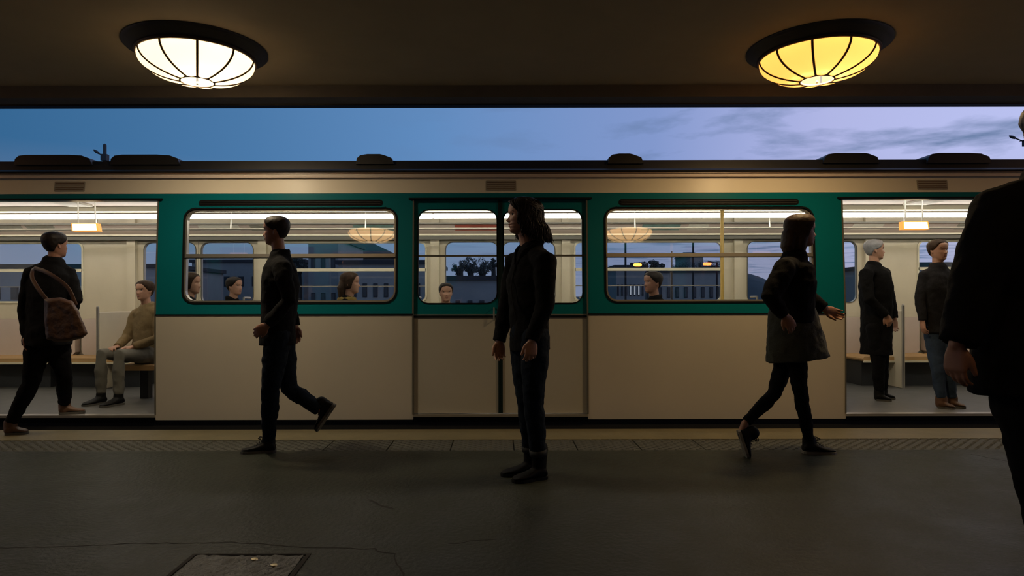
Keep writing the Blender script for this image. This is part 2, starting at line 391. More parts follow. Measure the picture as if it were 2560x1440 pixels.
def lamp(x, y, gm, lab, power, bulbx, colr, ph=0, down=30, dcol=(1, .80, .52)):
    L_ = empty('ceiling_lamp', (x, y, ZC), lab, 'lamp', 'domed lamps on the platform ceiling')
    zr = ZC-.06
    MB().lathe([(.462, 0), (.462, -.008), (.43, -.020), (.415, -.040), (.396, -.052), (.385, -.060), (.350, -.060), (.350, -.004)], (x, y, ZC), 64).build('housing', M['housing'], L_, True)
    # rim ring
    r = MB(); ring = [(RD+.006+.014*math.cos(a), .013*math.sin(a)) for a in np.linspace(0, 2*math.pi, 9)[:-1]]
    v = []; f = []; n = 60
    for i in range(n):
        for q in ring: a = 2*math.pi*i/n; v.append((x+q[0]*math.cos(a), y+q[0]*math.sin(a), zr-.004+q[1]))
    for i in range(n):
        for k in range(8): f.append((i*8+k, i*8+(k+1) % 8, ((i+1) % n)*8+(k+1) % 8, ((i+1) % n)*8+k))
    r.add(v, f).build('rim', M['rib'], L_, True)
    for s in range(10):
        a0 = R(ph)+s*R(36); a1 = a0+R(36)
        m = MB(); v = []; f = []; nu, na = 12, 8
        for i in range(nu+1):
            rr, zz = lamp_prof(i/nu)
            for j in range(na+1):
                t = j/na; a = a0+(a1-a0)*t; bl = 1+.030*math.sin(math.pi*t)*math.sin(math.pi*min(1, i/nu*1.1))
                cc = math.cos(a-(a0+a1)/2); 
                v.append((x+rr*bl*math.cos(a), y+rr*bl*math.sin(a), zr-.006+zz*(1+.05*math.sin(math.pi*t))))
        for i in range(nu):
            for j in range(na): k = i*(na+1)+j; f.append((k, k+1, k+na+2, k+na+1))
        m.add(v, f).build('glass_pane', gm, L_, True)
        pr = []
        for i in range(9):
            rr, zz = lamp_prof(i/8); pr.append((x+rr*math.cos(a0), y+rr*math.sin(a0), zr-.007+zz))
        MB().tube(pr, .0080, 6, sub=2).build('rib', M['rib'], L_, True)
    rh, zh = lamp_prof(1)
    v = []; f = []; ring = [(rh+.008*math.cos(a), .008*math.sin(a)) for a in np.linspace(0, 2*math.pi, 9)[:-1]]; n = 36
    for i in range(n):
        for q in ring: a = 2*math.pi*i/n; v.append((x+q[0]*math.cos(a), y+q[0]*math.sin(a), zr-.007+zh+q[1]))
    for i in range(n):
        for k in range(8): f.append((i*8+k, i*8+(k+1) % 8, ((i+1) % n)*8+(k+1) % 8, ((i+1) % n)*8+k))
    MB().add(v, f).build('hub_ring', M['rib'], L_, True)
    v = [(x, y, zr-.010+zh-.006)]; n = 24
    for i in range(n): a = 2*math.pi*i/n; v.append((x+rh*math.cos(a), y+rh*math.sin(a), zr-.008+zh))
    MB().add(v, [(0, 1+i, 1+(i+1) % n) for i in range(n)]).build('hub_glass', HUB, L_, True)
    MB().lathe([(.003, .012), (.008, .006), (.008, 0), (.004, -.008)], (x, y, zr+zh-.02), 8).build('finial', M['rib'], L_, True)
    if down:
        ld = bpy.data.lights.new('lamp_disc', 'AREA'); ld.shape = 'DISK'; ld.size = .20; ld.energy = down*LAMP; ld.color = dcol
        lo = bpy.data.objects.new('lamp_disc', ld); col.objects.link(lo); lo.parent = L_; lo.location = (0, 0, -.06+zh+.004)
    for dx, k in ((bulbx, 1.), (bulbx-.02, .0)):
        if not k: continue
        ld = bpy.data.lights.new('lamp_bulb', 'POINT'); ld.energy = power*k*LAMP; ld.color = colr; ld.shadow_soft_size = .05
        lo = bpy.data.objects.new('lamp_bulb', ld); col.objects.link(lo); lo.parent = L_; lo.location = (dx, -.03, -.075)
Y1 = 4.53
lamp(-2.09, Y1, GW, 'cream white domed ceiling lamp with ten dark ribs, at the left', 4.5, .06, (1, .84, .62), 6.8, 25, (1, .84, .60))
lamp(2.19, Y1, GO, 'amber domed ceiling lamp with ten dark ribs, at the right', 2.4, .07, (1, .72, .36), 24, 25, (1, .72, .38))
for x in (-6.3, 6.4): lamp(x, Y1, GS, 'domed lamp on the ceiling beyond the %s edge of the photo' % ('right' if x > 0 else 'left'), 2, .05, (1, .75, .45), 10, 22)
for x in (-2.06, 2.06): lamp(x, .80, GR, 'rear-row domed lamp above the viewer on the %s, seen only reflected' % ('right' if x > 0 else 'left'), 2, .05, (1, .75, .45), 10, 0)

# ---------------------------------------------------------------- the train
LEAN = math.tan(R(3.3)); LEAN2 = math.tan(R(7.5)); ZW = .947
def lean(x, y, z): return (x, y+max(0, min(z, 1.98)-ZW)*LEAN+max(0, z-1.98)*LEAN2, z)
def rrect(x0, x1, z0, z1, r, k=5):
    pts = []
    for cx, cz, a0 in ((x1-r, z0+r, -90), (x1-r, z1-r, 0), (x0+r, z1-r, 90), (x0+r, z0+r, 180)):
        for i in range(k+1): a = R(a0+90*i/k); pts.append((cx+r*math.cos(a), cz+r*math.sin(a)))
    return pts
def outer(x0, x1, z0, z1, inner, k=5):
    out = []; n = k+1; h = k/2
    cs = [(x1, z0), (x1, z1), (x0, z1), (x0, z0)]
    for c in range(4):
        X, Z = cs[c]
        for i in range(n):
            ix, iz = inner[c*n+i]
            if c in (0, 2): out.append((ix, Z) if i < h else ((X, iz) if i > h else (X, Z)))
            else: out.append((X, iz) if i < h else ((ix, Z) if i > h else (X, Z)))
    return out
def holed(m, X0, X1, Z0, Z1, x0, x1, z0, z1, r, y0, y1, k=4):
    """rectangular panel with a rounded opening"""
    a = rrect(x0, x1, z0, z1, r, k); b = outer(X0, X1, Z0, Z1, a, k); n = len(a)
    # make sure the real corners are in the outline
    v = [(x, y0, z) for x, z in b]+[(x, y0, z) for x, z in a]+[(x, y1, z) for x, z in b]+[(x, y1, z) for x, z in a]; f = []
    for i in range(n):
        j = (i+1) % n
        f += [(i, j, n+j, n+i), (2*n+j, 2*n+i, 3*n+i, 3*n+j), (n+i, n+j, 3*n+j, 3*n+i), (j, i, 2*n+i, 2*n+j)]
    return m.add(v, f)
def ringm(m, x0, x1, z0, z1, r, t, y0, y1, k=4):
    a = rrect(x0, x1, z0, z1, r, k); b = rrect(x0-t, x1+t, z0-t, z1+t, r+t, k); n = len(a)
    v = [(x, y0, z) for x, z in b]+[(x, y0, z) for x, z in a]+[(x, y1, z) for x, z in b]+[(x, y1, z) for x, z in a]; f = []
    for i in range(n):
        j = (i+1) % n
        f += [(i, j, n+j, n+i), (2*n+j, 2*n+i, 3*n+i, 3*n+j), (n+i, n+j, 3*n+j, 3*n+i), (j, i, 2*n+i, 2*n+j)]
    return m.add(v, f)
CAR = empty('metro_car', (0, D+1.2, -1.3), 'beige and teal metro car with lit windows standing at the platform', 'train')
CL = 6.9; T = .07; DB = 2.40                       # half length, wall thickness, car width
DC = 3.66; DH = .74                               # door spacing and half width
ZB, ZT0, ZT1, ZR = .055, .947, 1.980, 2.180        # bottom, teal band, roof
WB, WT = 1.045, 1.852                             # window opening
def vb(m, x0, x1, y0, y1, z0, z1):
    m.box(x0, x1, y0, y1, z0, ZW); return m.box(x0, x1, y0, y1, ZW, z1)
def part(m, name, mt, par=None, smooth=False, ln=True):
    if ln: m.map(lean)
    return m.build(name, mt, par or CAR, smooth)
bays = [(-CL, -DC-DH), (-DC+DH, -DH), (DH, DC-DH), (DC+DH, CL)]
wins = {1: (-2.694, -.883), 2: (.893, 2.670), 0: (-6.35, -4.60), 3: (4.60, 6.35)}
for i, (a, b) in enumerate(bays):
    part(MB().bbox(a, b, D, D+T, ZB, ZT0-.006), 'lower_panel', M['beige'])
    x0, x1 = wins[i]
    part(holed(MB(), a, b, ZT0+.002, ZT1-.001, x0, x1, WB, WT, .095, D, D+T), 'teal_panel', M['teal'])
    # window: rubber frame, panes, bar
    wf = part(ringm(MB(), x0+.006, x1-.006, WB+.006, WT-.006, .09, .014, D-.006, D+.03), 'window_frame', M['black'])
    wf2 = part(ringm(MB(), x0+.02, x1-.02, WB+.02, WT-.02, .08, .016, D+.008, D+.05), 'inner_frame', M['alu'], wf)
    part(MB().box(x0+.01, x1-.01, D+.004, D+.045, 1.432, 1.462), 'window_bar', M['alu'], wf)
    part(MB().box(x0+.01, x1-.01, D+.001, D+.012, 1.424, 1.431), 'bar_seal', M['black'], wf)
    for z0, z1 in ((WB+.012, 1.43), (1.46, WT-.012)):
        part(MB().add([(p[0], D+.026, p[1]) for p in rrect(x0+.012, x1-.012, z0, z1, .03 if z1 < 1.6 else .05)], [tuple(range(24))]), 'pane', M['wglass'], wf)
    # ventilation slot above the window with drip rail
    c = (x0+x1)/2; hw = (x1-x0)/2-.12
    vs = part(MB().prism(rrect(c-hw, c+hw, 1.872, 1.925, .026, 5), D-.004, D+.02), 'air_intake', M['black'])
    part(MB().box(c-hw-.02, c+hw+.02, D-.012, D+.01, 1.858, 1.866), 'drip_rail', M['teal'], vs)
    for zz in (1.888, 1.906): part(MB().box(c-hw+.02, c+hw-.02, D-.009, D+.01, zz-.002, zz+.002), 'louvre', M['roof'], vs)
for a, b in bays: part(MB().box(a, b, D-.007, D+.02, ZT0-.007, ZT0+.003), 'band_line', M['black'])
# doors
ZO = 1.922
for k in (-1, 0, 1):
    c = k*DC
    part(MB().box(c-DH, c+DH, D, D+T, ZO, ZT1-.001), 'door_header', M['teal'])
    part(MB().box(c-DH-.04, c+DH+.04, D-.022, D+.01, 1.925, 1.938), 'door_gutter', M['black'])
    part(MB().box(c-DH, c+DH, D-.012, D+T, .078, .098), 'door_sill', M['alu'])
    part(MB().box(c-DH, c+DH, D+.01, D+T, ZB-.02, .077), 'sill_riser', M['black'])
    for s in (-1, 1): part(vb(MB(), c+s*DH-.007, c+s*DH+.005, D-.004, D+T-.01, .10, ZO+.01), 'door_seal', M['trimdark'])
for s in (-1, 1):
    a, b = sorted((s*.003, s*(DH-.004)))
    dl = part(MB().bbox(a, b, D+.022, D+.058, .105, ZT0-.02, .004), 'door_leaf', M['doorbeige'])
    x0, x1 = sorted((s*.030, s*.700))
    part(holed(MB(), a, b, ZT0-.02, ZO, x0, x1, 1.040, 1.838, .085, D+.022, D+.058), 'leaf_window_panel', M['teal'], dl)
    part(MB().add([(p[0], D+.038, p[1]) for p in rrect(x0-.004, x1+.004, 1.036, 1.842, .085)], [tuple(range(24))]), 'pane', M['wglass'], dl)
    part(ringm(MB(), x0+.002, x1-.002, 1.042, 1.836, .083, .009, D+.017, D+.03), 'rubber_frame', M['black'], dl)
    part(MB().box(a+.0, b, D+.016, D+.024, ZT0-.012, ZT0-.002), 'trim_rail', M['alu'], dl)
    part(MB().box(a+.0, b, D+.015, D+.024, ZT0-.030, ZT0-.016), 'dark_rail', M['black'], dl)
    part(MB().box(a, b, D+.022, D+.05, 1.436, 1.452), 'door_bar', M['trimdark'], dl)
    part(vb(MB(), min(-s*.001, s*.019), max(-s*.001, s*.019), D+.012, D+.055, .105, ZO), 'edge_rubber', M['seamrub'], dl)
    hx = s*.055
    part(MB().tube([(hx, D+.02, 1.0), (hx, D-.012, 1.0), (hx, D-.012, .90), (hx, D+.02, .90)], .007, 8), 'handle', M['alu'], dl)
# band above the windows
part(MB().bbox(-CL, CL, D, D+T, ZT1+.001, 2.162), 'upper_panel', M['litbeige'])
part(MB().box(-CL, CL, D-.012, D+.02, 2.150, 2.158), 'gutter', M['brownline'])
for px in (162-0, 1253, 2344):
    x = (px-CX)*D/F
    vt = part(MB().bbox(x-.13, x+.13, D-.003, D+.004, 2.00, 2.09, .006), 'speaker_grille', mat('grille_beige', (.30, .27, .22), .4))
    for zz in (2.018, 2.034, 2.058, 2.074): part(MB().box(x-.12, x+.12, D-.006, D, zz-.003, zz+.003), 'slot', M['brownline'], vt)
# roof: profile across the car
prof = [(D-.015, 2.166), (D-.02, 2.175), (D-.005, 2.19), (D+.03, 2.195), (D+.05, 2.275), (D+.16, 2.298), (D+.7, 2.34), (D+DB-.7, 2.33), (D+DB-.16, 2.285), (D+DB, 2.18), (D+DB, 2.15), (D+T+.05, 2.125)]
n = len(prof); y_off = lean(0, 0, 2.16)[1]
m = MB().add([(-CL, y+y_off, z) for y, z in prof]+[(CL, y+y_off, z) for y, z in prof], [tuple(range(n)), tuple(range(2*n-1, n-1, -1))]+[(i, (i+1) % n, (i+1) % n+n, i+n) for i in range(n)])
part(m, 'roof', M['roof'], ln=False)
for a, b in ((35, 230), (275, 450), (890, 985), (1520, 1610), (2060, 2200), (2320, 2480)):
    xa, xb = (a-CX)*(D+.1)/F, (b-CX)*(D+.1)/F; yy = D+.10
    m = MB().prism([(xa, 2.24), (xb, 2.24), (xb-.02, 2.292), (xb-.09, 2.318), (xb-.2 if xb-xa > .5 else xb-.12, 2.325), (xa+.1, 2.325), (xa+.04, 2.316), (xa+.01, 2.29)], yy, yy+.55)
    part(m, 'roof_fairing', M['roof'], ln=False)
# underframe
part(MB().box(-CL, CL, D+.05, D+DB-.05, -.42, ZB+.01), 'underframe', M['under'], ln=False)
part(MB().box(-CL, CL, D+.02, D+T, -.05, ZB-.002), 'skirt', M['under'], ln=False)
for x in (-5.2, -4.2, 4.2, 5.2):
    part(MB().add(*(lambda v, f: (v, f))(*sweep([(x, D+.3, -.75), (x, D+.55, -.75)], [.45, .45], n=24, sub=1, cap=False))), 'wheel', M['black'], ln=False)
# interior
YF = D+DB                      # far side
part(MB().box(-CL, CL, D+T, YF, .045, .092), 'car_floor', M['cfloor'], ln=False)
part(MB().box(-CL, CL, D+T-.02, YF+.05, 2.115, 2.135), 'interior_ceiling', M['pinkcream'], ln=False)
part(MB().box(-CL, -CL+.05, D+T, YF, .09, 2.12), 'end_wall', M['cream'], ln=False)
part(MB().box(CL-.05, CL, D+T, YF, .09, 2.12), 'end_wall', M['cream'], ln=False)
fw = {1: (-2.68, -.90), 2: (.90, 2.68), 0: (-6.5, -5.06), 3: (5.06, 6.5)}
FT = 1.775
for i, (a, b) in enumerate(bays):
    x0, x1 = fw[i]
    part(MB().box(a, b, YF, YF+.06, ZB, 1.0), 'far_lower_panel', M['cream'], ln=False)
    part(holed(MB(), a, b, 1.0, 2.12, x0, x1, 1.06, FT, .07, YF, YF+.06), 'far_window_panel', M['cream'], ln=False)
    wf = part(ringm(MB(), x0+.01, x1-.01, 1.07, FT-.01, .06, .022, YF-.012, YF+.02), 'far_window_frame', M['trimpale'], ln=False)
    part(MB().box(x0, x1, YF-.012, YF+.03, 1.425, 1.460), 'window_bar', M['trimpale'], wf, ln=False)
    part(MB().box(x0, x1, YF-.010, YF+.03, 1.240, 1.250), 'guard_rail', M['alu'], wf, ln=False)
    part(MB().add([(p[0], YF+.03, p[1]) for p in rrect(x0+.005, x1-.005, 1.065, FT-.005, .06)], [tuple(range(24))]), 'pane', M['wglass'], wf, ln=False)
for k in (-1, 0, 1):
    c = k*DC
    part(MB().box(c-DH, c+DH, YF, YF+.06, 1.83, 2.12), 'far_door_header', M['cream'], ln=False)
    for s in (-1, 1):
        a, b = sorted((c+s*.006, c+s*DH)); x0, x1 = sorted((c+s*.035, c+s*.66))
        dl = part(MB().box(a, b, YF+.01, YF+.05, .09, 1.0), 'far_door_leaf', M['cream'], ln=False)
        part(holed(MB(), a, b, 1.0, 1.83, x0, x1, 1.04, FT, .08, YF+.01, YF+.05), 'leaf_window_panel', M['cream'], dl, ln=False)
        part(MB().add([(p[0], YF+.03, p[1]) for p in rrect(x0-.004, x1+.004, 1.036, FT+.004, .08)], [tuple(range(24))]), 'pane', M['wglass'], dl, ln=False)
        part(ringm(MB(), x0, x1, 1.04, FT, .08, .008, YF+.002, YF+.014), 'rubber_frame', M['trimdark'], dl, ln=False)
    for s in (-1, 1):       # pillars beside the far doors
        part(MB().bbox(c+s*(DH+.05)-.05, c+s*(DH+.05)+.05, YF-.05, YF, .09, 2.1), 'door_pillar', M['cream'], ln=False)
# cove with posters, rails and tubes over the far windows
part(MB().box(-CL, CL, YF-.12, YF, 1.845, 1.865), 'cove_ledge', M['trimpale'], ln=False)
part(MB().box(-CL, CL, YF-.10, YF, 1.800, 1.842), 'cove_shadow_strip', M['trimdark'], ln=False)
part(MB().add([(-CL, YF-.11, 1.866), (CL, YF-.11, 1.866), (CL, YF-.26, 1.962), (-CL, YF-.26, 1.962), (-CL, YF-.02, 1.866), (CL, YF-.02, 1.866), (CL, YF-.02, 1.962), (-CL, YF-.02, 1.962)],
    [(0, 1, 2, 3), (5, 4, 7, 6), (0, 4, 5, 1), (3, 2, 6, 7), (0, 3, 7, 4), (1, 5, 6, 2)]), 'cove_panel', M['pinkcream'], ln=False)
part(MB().box(-CL, CL, YF-.30, YF-.02, 1.962, 1.978), 'cove_dark_strip', M['trimdark'], ln=False)
def cove_poster(xa, xb, mt):
    part(MB().add([(xa, YF-.116, 1.872), (xb, YF-.116, 1.872), (xb, YF-.258, 1.956), (xa, YF-.258, 1.956), (xa, YF-.111, 1.869), (xb, YF-.111, 1.869), (xb, YF-.253, 1.959), (xa, YF-.253, 1.959)],
        [(0, 1, 2, 3), (5, 4, 7, 6), (0, 4, 5, 1), (3, 2, 6, 7), (0, 3, 7, 4), (1, 5, 6, 2)]), 'poster', mt, ln=False)
k7 = 7.75/F
for a, b, c in ((-40, 60, 'grey'), (70, 140, 'grey'), (500, 600, 'white'), (628, 700, 'grey'), (885, 985, 'teal'), (1138, 1242, 'red'), (1605, 1700, 'teal'), (1720, 1770, 'white'), (2130, 2205, 'white'), (2390, 2450, 'grey')):
    cove_poster((a-CX)*k7, (b-CX)*k7, M['poster_'+c])
part(MB().tube([(-CL+.1, YF-.40, 1.895), (CL-.1, YF-.40, 1.895)], .012, 8), 'hand_rail', M['alu'], ln=False)
for k in range(-4, 5):
    if k % 2 == 0 or True: part(MB().tube([(k*1.55, YF-.40, 1.895), (k*1.55, YF-.38, 2.12)], .010, 8), 'rail_bracket', M['alu'], ln=False)
for yy, nm in ((YF-.62, 'far'), (D+.28, 'near')):
    part(MB().box(-CL+.1, CL-.1, yy-.06, yy+.06, 2.065, 2.115), 'tube_tray', M['trimpale'], ln=False)
    nx = 9; w_ = (2*CL-.3)/nx
    for k in range(nx):
        xa = -CL+.15+k*w_
        part(MB().tube([(xa+.012, yy, 2.012), (xa+w_-.012, yy, 2.012)], .027, 10), 'light_tube', M['tube'], ln=False, smooth=True)
# ceiling hatch panels by the doors
for px in (180, 2310):
    x = (px-CX)*7.0/F
    part(MB().bbox(x-.13, x+.13, YF-1.5, YF-.8, 2.095, 2.118), 'ceiling_grille', M['poster_white'], ln=False)
# little lit sign boxes near the open doors
for px in (212, 2290):
    d = 6.15; c = P(px, 566, d)
    sb = part(MB().prism([(c.x-.122, c.z-.036), (c.x+.128, c.z-.036), (c.x+.116, c.z+.038), (c.x-.124, c.z+.038)], d, d+.06), 'light_box', M['orange'], ln=False)
    part(MB().prism([(c.x-.108, c.z-.029), (c.x+.113, c.z-.029), (c.x+.104, c.z+.031), (c.x-.110, c.z+.031)], d-.004, d+.002), 'lit_face', M['box_glow'], sb, ln=False)
    for s in (-1, 1): part(MB().tube([(c.x+s*.08, d+.03, c.z+.03), (c.x+s*.08, d+.03, 2.12)], .006, 6), 'hanger', M['alu'], sb, ln=False)
# seats: long benches in the outer bays, facing pairs in the inner bays
def bench(xa, xb):
    b = part(MB().bbox(xa, xb, YF-.62, YF-.10, .375, .43, .02), 'bench_seat', M['seat'], ln=False)
    part(MB().bbox(xa+.02, xb-.02, YF-.12, YF-.03, .43, .86, .03), 'backrest', M['pinkcream'], b, ln=False)
    part(MB().box(xa, xb, YF-.635, YF-.62, .365, .385), 'seat_edge', M['trimpale'], b, ln=False)
    part(MB().box(xa+.05, xb-.05, YF-.5, YF-.02, .09, .375), 'seat_box', M['seatdark'], b, ln=False)
for s in (-1, 1):
    xs = sorted((s*4.05, s*5.02)); bench(*xs); xs = sorted((s*5.06, s*6.3)); bench(*xs)
def pair(x, face):      # transverse double seat, face +1 looks to +x
    b = part(MB().bbox(x-.22, x+.22, YF-.95, YF-.06, .44, .50, .02), 'seat', M['seat'], ln=False)
    xb = x-face*.25
    part(MB().prism([(xb-.03, .44), (xb+.03, .44), (xb+.03-face*.03, .98), (xb-face*.03, 1.02), (xb-.03-face*.03, .98)], YF-.95, YF-.06), 'backrest', M['cream'], b, ln=False)
    part(MB().box(x-.05, x+.05, YF-.8, YF-.2, .09, .44), 'pedestal', M['seatdark'], b, ln=False)
    part(MB().tube([(xb-face*.03, YF-.97, .98), (xb-face*.03, YF-.97, 1.10), (xb-face*.03, YF-.80, 1.10)], .012, 8), 'grab_handle', M['alu'], b, ln=False)
def pairn(x, face):
    b = part(MB().bbox(x-.22, x+.22, D+.12, D+.98, .44, .50, .02), 'seat', M['seat'], ln=False)
    xb = x-face*.25
    part(MB().prism([(xb-.03, .44), (xb+.03, .44), (xb+.03-face*.03, .98), (xb-face*.03, 1.02), (xb-.03-face*.03, .98)], D+.12, D+.98), 'backrest', M['cream'], b, ln=False)
    part(MB().box(x-.05, x+.05, D+.3, D+.8, .09, .44), 'pedestal', M['seatdark'], b, ln=False)
for s in (-1, 1):
    for x, fc in ((2.45, -1), (1.15, 1)): pair(s*x, s*fc); pairn(s*x, s*fc)
# poles and partitions
def pole(x, y, mt='alu'): part(MB().tube([(x, y, .09), (x, y, 2.12)], .018, 10), 'grab_pole', M[mt], ln=False, smooth=True)
for x, y, mt in ((.0, 6.8, 'alu'), (2.35, 6.95, 'yellow'), (-5.3, 6.7, 'alu'), (5.3, 6.7, 'alu')): pole(x, y, mt)
for x in (-4.42, -2.9, -.78, .78, 2.9, 4.42):
    wp = part(MB().bbox(x-.02, x+.02, YF-.75, YF-.02, .09, .95, .01), 'wind_screen', M['cream'], ln=False)
    part(MB().tube([(x, YF-.75, .09), (x, YF-.75, 1.0)], .016, 8), 'screen_post', M['alu'], wp, ln=False)
for px, wd, d0 in ((610, .16, 7.7), (395, .1, 7.4), (1445, .2, 7.7), (1860, .2, 7.7)):
    pass

# ---------------------------------------------------------------- people
def npv(v): return np.array(list(v), float)
HZ = [0, .04, .10, .15, .20, .235, .27, .32, .40, .50, .60, .68, .76, .84, .91, .96, 1.0]
HF = [.060, .080, .088, .0835, .0885, .0850, .0900, .0860, .0870, .0845, .0915, .0925, .0905, .0820, .0640, .0430, .004]
HB = [.010, .014, .020, .030, .042, .050, .058, .068, .080, .090, .098, .100, .099, .092, .074, .050, .004]
HW = [.022, .034, .046, .052, .056, .0585, .061, .064, .068, .072, .0745, .0765, .076, .070, .055, .037, .004]
def head_grid(fwd, lat, up, base, s, n=48, k=44, grow=None, female=True):
    """head as one closed grid; base = point on the neck axis at chin level"""
    zs = np.linspace(0, 1, k); Fz = np.interp(zs, HZ, HF); Bz = np.interp(zs, HZ, HB); Wz = np.interp(zs, HZ, HW)
    th = np.linspace(-np.pi, np.pi, n, endpoint=False); V = []
    for i, z in enumerate(zs):
        c, sn = np.cos(th), np.sin(th)
        e = .86
        y = np.where(c > 0, Fz[i], Bz[i])*np.sign(c)*np.abs(c)**e
        x = Wz[i]*np.sign(sn)*np.abs(sn)**e
        zz = np.full(n, z*.222)
        front = c > 0
        nose = np.interp(z, [.30, .335, .36, .40, .47, .54], [0, .019, .025, .017, .008, 0]); wn = np.interp(z, [.3, .36, .42, .54], [.013, .013, .010, .008])
        y = y+np.where(front, nose*np.exp(-(x/wn)**2), 0)
        wing = np.exp(-((z-.345)/.022)**2)*.006; y += np.where(front, wing*(np.exp(-((np.abs(x)-.014)/.006)**2)), 0)
        sock = np.exp(-((z-.525)/.045)**2)*.0095; y -= np.where(front, sock*np.exp(-((np.abs(x)-.031)/.015)**2), 0)
        brow = np.exp(-((z-.60)/.03)**2)*.003; y += np.where(front, brow*np.exp(-((np.abs(x)-.028)/.016)**2), 0)
        chk = np.exp(-((z-.40)/.06)**2)*.004; y += np.where(front, chk*np.exp(-((np.abs(x)-.042)/.014)**2), 0)
        lip = np.exp(-((z-.265)/.016)**2)*.0035+np.exp(-((z-.205)/.016)**2)*.004-np.exp(-((z-.236)/.007)**2)*.004
        y += np.where(front, lip*np.exp(-(x/.020)**2), 0)
        if grow is not None:
            g = grow(np.abs(th), z); sc = 1+g/np.maximum(np.hypot(x, y), .03); x = x*sc; y = np.where(front, y, y)*sc; zz = zz+g*max(0, (z-.7)/.3)
        V.append(np.stack([x, y, zz], 1))
    V = np.vstack(V)*s
    Wd = npv(base)+V[:, :1]*npv(lat)+V[:, 1:2]*npv(fwd)+V[:, 2:]*npv(up)
    f = [(a*n+i, a*n+(i+1) % n, (a+1)*n+(i+1) % n, (a+1)*n+i) for a in range(k-1) for i in range(n)]
    f.append(tuple(range(n-1, -1, -1))); f.append(tuple(range((k-1)*n, k*n)))
    return [tuple(q) for q in Wd], f
def hand(m, wrist, d, pal, s=1., curl=35, mirror=1, spread=6, nseg=3):
    """five-fingered hand. d = direction from wrist to knuckles, pal = palm normal, thumb on the side d x pal * mirror"""
    wrist = Vector(wrist); d = Vector(d).normalized(); pal = Vector(pal); pal = (pal-d*pal.dot(d)).normalized(); sd = d.cross(pal)*mirror
    q = wrist-d*.035*s
    m.tube([q, wrist, wrist+d*.035*s, wrist+d*.080*s], [(.026*s, .021*s), (.027*s, .019*s), (.039*s, .016*s), (.041*s, .0125*s)], 14, side=sd, sub=3)
    for i, ln in enumerate((.070, .079, .074, .058)):
        off = (1.5-i)*.0195*s; b = wrist+d*(.078-.004*abs(i-1.2))*s+sd*off
        rot = Matrix.Rotation(R(spread*(1.5-i))*mirror*-1, 3, pal); dd = rot @ d
        pts = [b-dd*.02*s, b]; p = b.copy(); ax = sd; ang = curl*(1+.12*i)
        for j, fr in enumerate((.45, .31, .24)):
            a = R(ang*(.55+.45*j)/1.2*(1 if j else .8)); dd = (dd*math.cos(a)+pal*math.sin(a)).normalized()
            # keep the palm normal turning with the finger
            p = p+dd*ln*fr*s; pts.append(p.copy())
        r0 = (.0088 if i < 3 else .0078)*s
        m.tube(pts, [r0, r0, r0*.95, r0*.86, r0*.72], 9, sub=3)
    b = wrist+d*.018*s+sd*.022*s
    t1 = (d*.75+sd*.55+pal*.30).normalized(); t2 = (d*.92+sd*.22+pal*.32).normalized()
    m.tube([b-t1*.01*s, b+t1*.030*s, b+t1*.030*s+t2*.030*s, b+t1*.030*s+t2*.054*s], [.013*s, .0125*s, .0105*s, .008*s], 9, sub=3)
def shoe(par, heel, toe, up, mt, solemt, s=1., boot=0., laces=False, w=.047):
    """heel, toe: points on the ground"""
    heel = Vector(heel); toe = Vector(toe); f = toe-heel; ln = f.length; f.normalize(); up = Vector(up); up = (up-f*up.dot(f)).normalized(); sd = f.cross(up)
    secs = [(0.0, .030, .050), (.04, .036, .072), (.16, .038, .085), (.32, .038, .082), (.48, .041, .062), (.62, .046, .050), (.78, .047, .042), (.90, .040, .036), (1.0, .022, .024)]
    m = MB(); n = 18; v = []; fs = []
    for t, hw, h in secs:
        c = heel+f*t*ln; hw *= w/.047; sole = .016
        for i in range(n):
            a = 2*math.pi*i/n; x = hw*math.cos(a); z = math.sin(a)
            zz = sole+.001+(h-.018)*(.5+.5*z) if z > 0 else sole+(h-.018)*(.5+.5*z)
            x = hw*np.sign(math.cos(a))*abs(math.cos(a))**(.7 if z < 0 else 1)
            v.append(c+sd*x+up*zz)
    for k in range(len(secs)-1):
        for i in range(n): fs.append((k*n+i, k*n+(i+1) % n, (k+1)*n+(i+1) % n, (k+1)*n+i))
    fs.append(tuple(range(n-1, -1, -1))); fs.append(tuple(range((len(secs)-1)*n, len(secs)*n)))
    m.add(v, fs)
    c = heel+f*ln*.20
    m.tube([c+up*.03, c+up*(.085), c+up*(.10+boot)-f*.004], [(.034, .046), (.036, .047), (.036+.006*(boot > 0), .044+.008*(boot > 0))], 16, side=sd, sub=3)
    ob = fuse(m, .006, mt, 'boot' if boot else 'shoe', 2, 0, parent=par)
    sm = MB(); v = []
    out = [(-.01, .026), (0.05, .036), (.2, .039), (.4, .038), (.6, .046), (.8, .048), (.92, .040), (1.0, .022), (1.015, .008)]
    lp = [(t, h) for t, h in out]+[(t, -h) for t, h in reversed(out)]
    for zz in (0, .017):
        for t, h in lp: v.append(heel+f*t*ln+sd*h*(w/.047)+up*zz)
    k = len(lp); sm.add(v, [tuple(range(k)), tuple(range(2*k-1, k-1, -1))]+[(i, (i+1) % k, (i+1) % k+k, i+k) for i in range(k)]).build('sole', solemt, ob)
    if laces:
        lm = MB()
        for j in range(4):
            c = heel+f*ln*(.40+.07*j)+up*(.084-.011*j); lm.tube([c-sd*.022-up*.006, c+up*.003, c+sd*.022-up*.006], .0028, 6)
        c = heel+f*ln*.36+up*.088
        for q in (-1, 1): lm.tube([c, c+up*.022+sd*.02*q-f*.0, c+up*.016+f*.03+sd*.02*q, c+f*.012], .0028, 6, sub=3)
        lm.build('laces', mt, ob)
    return ob
def unit(v): v = Vector(v); return v.normalized()
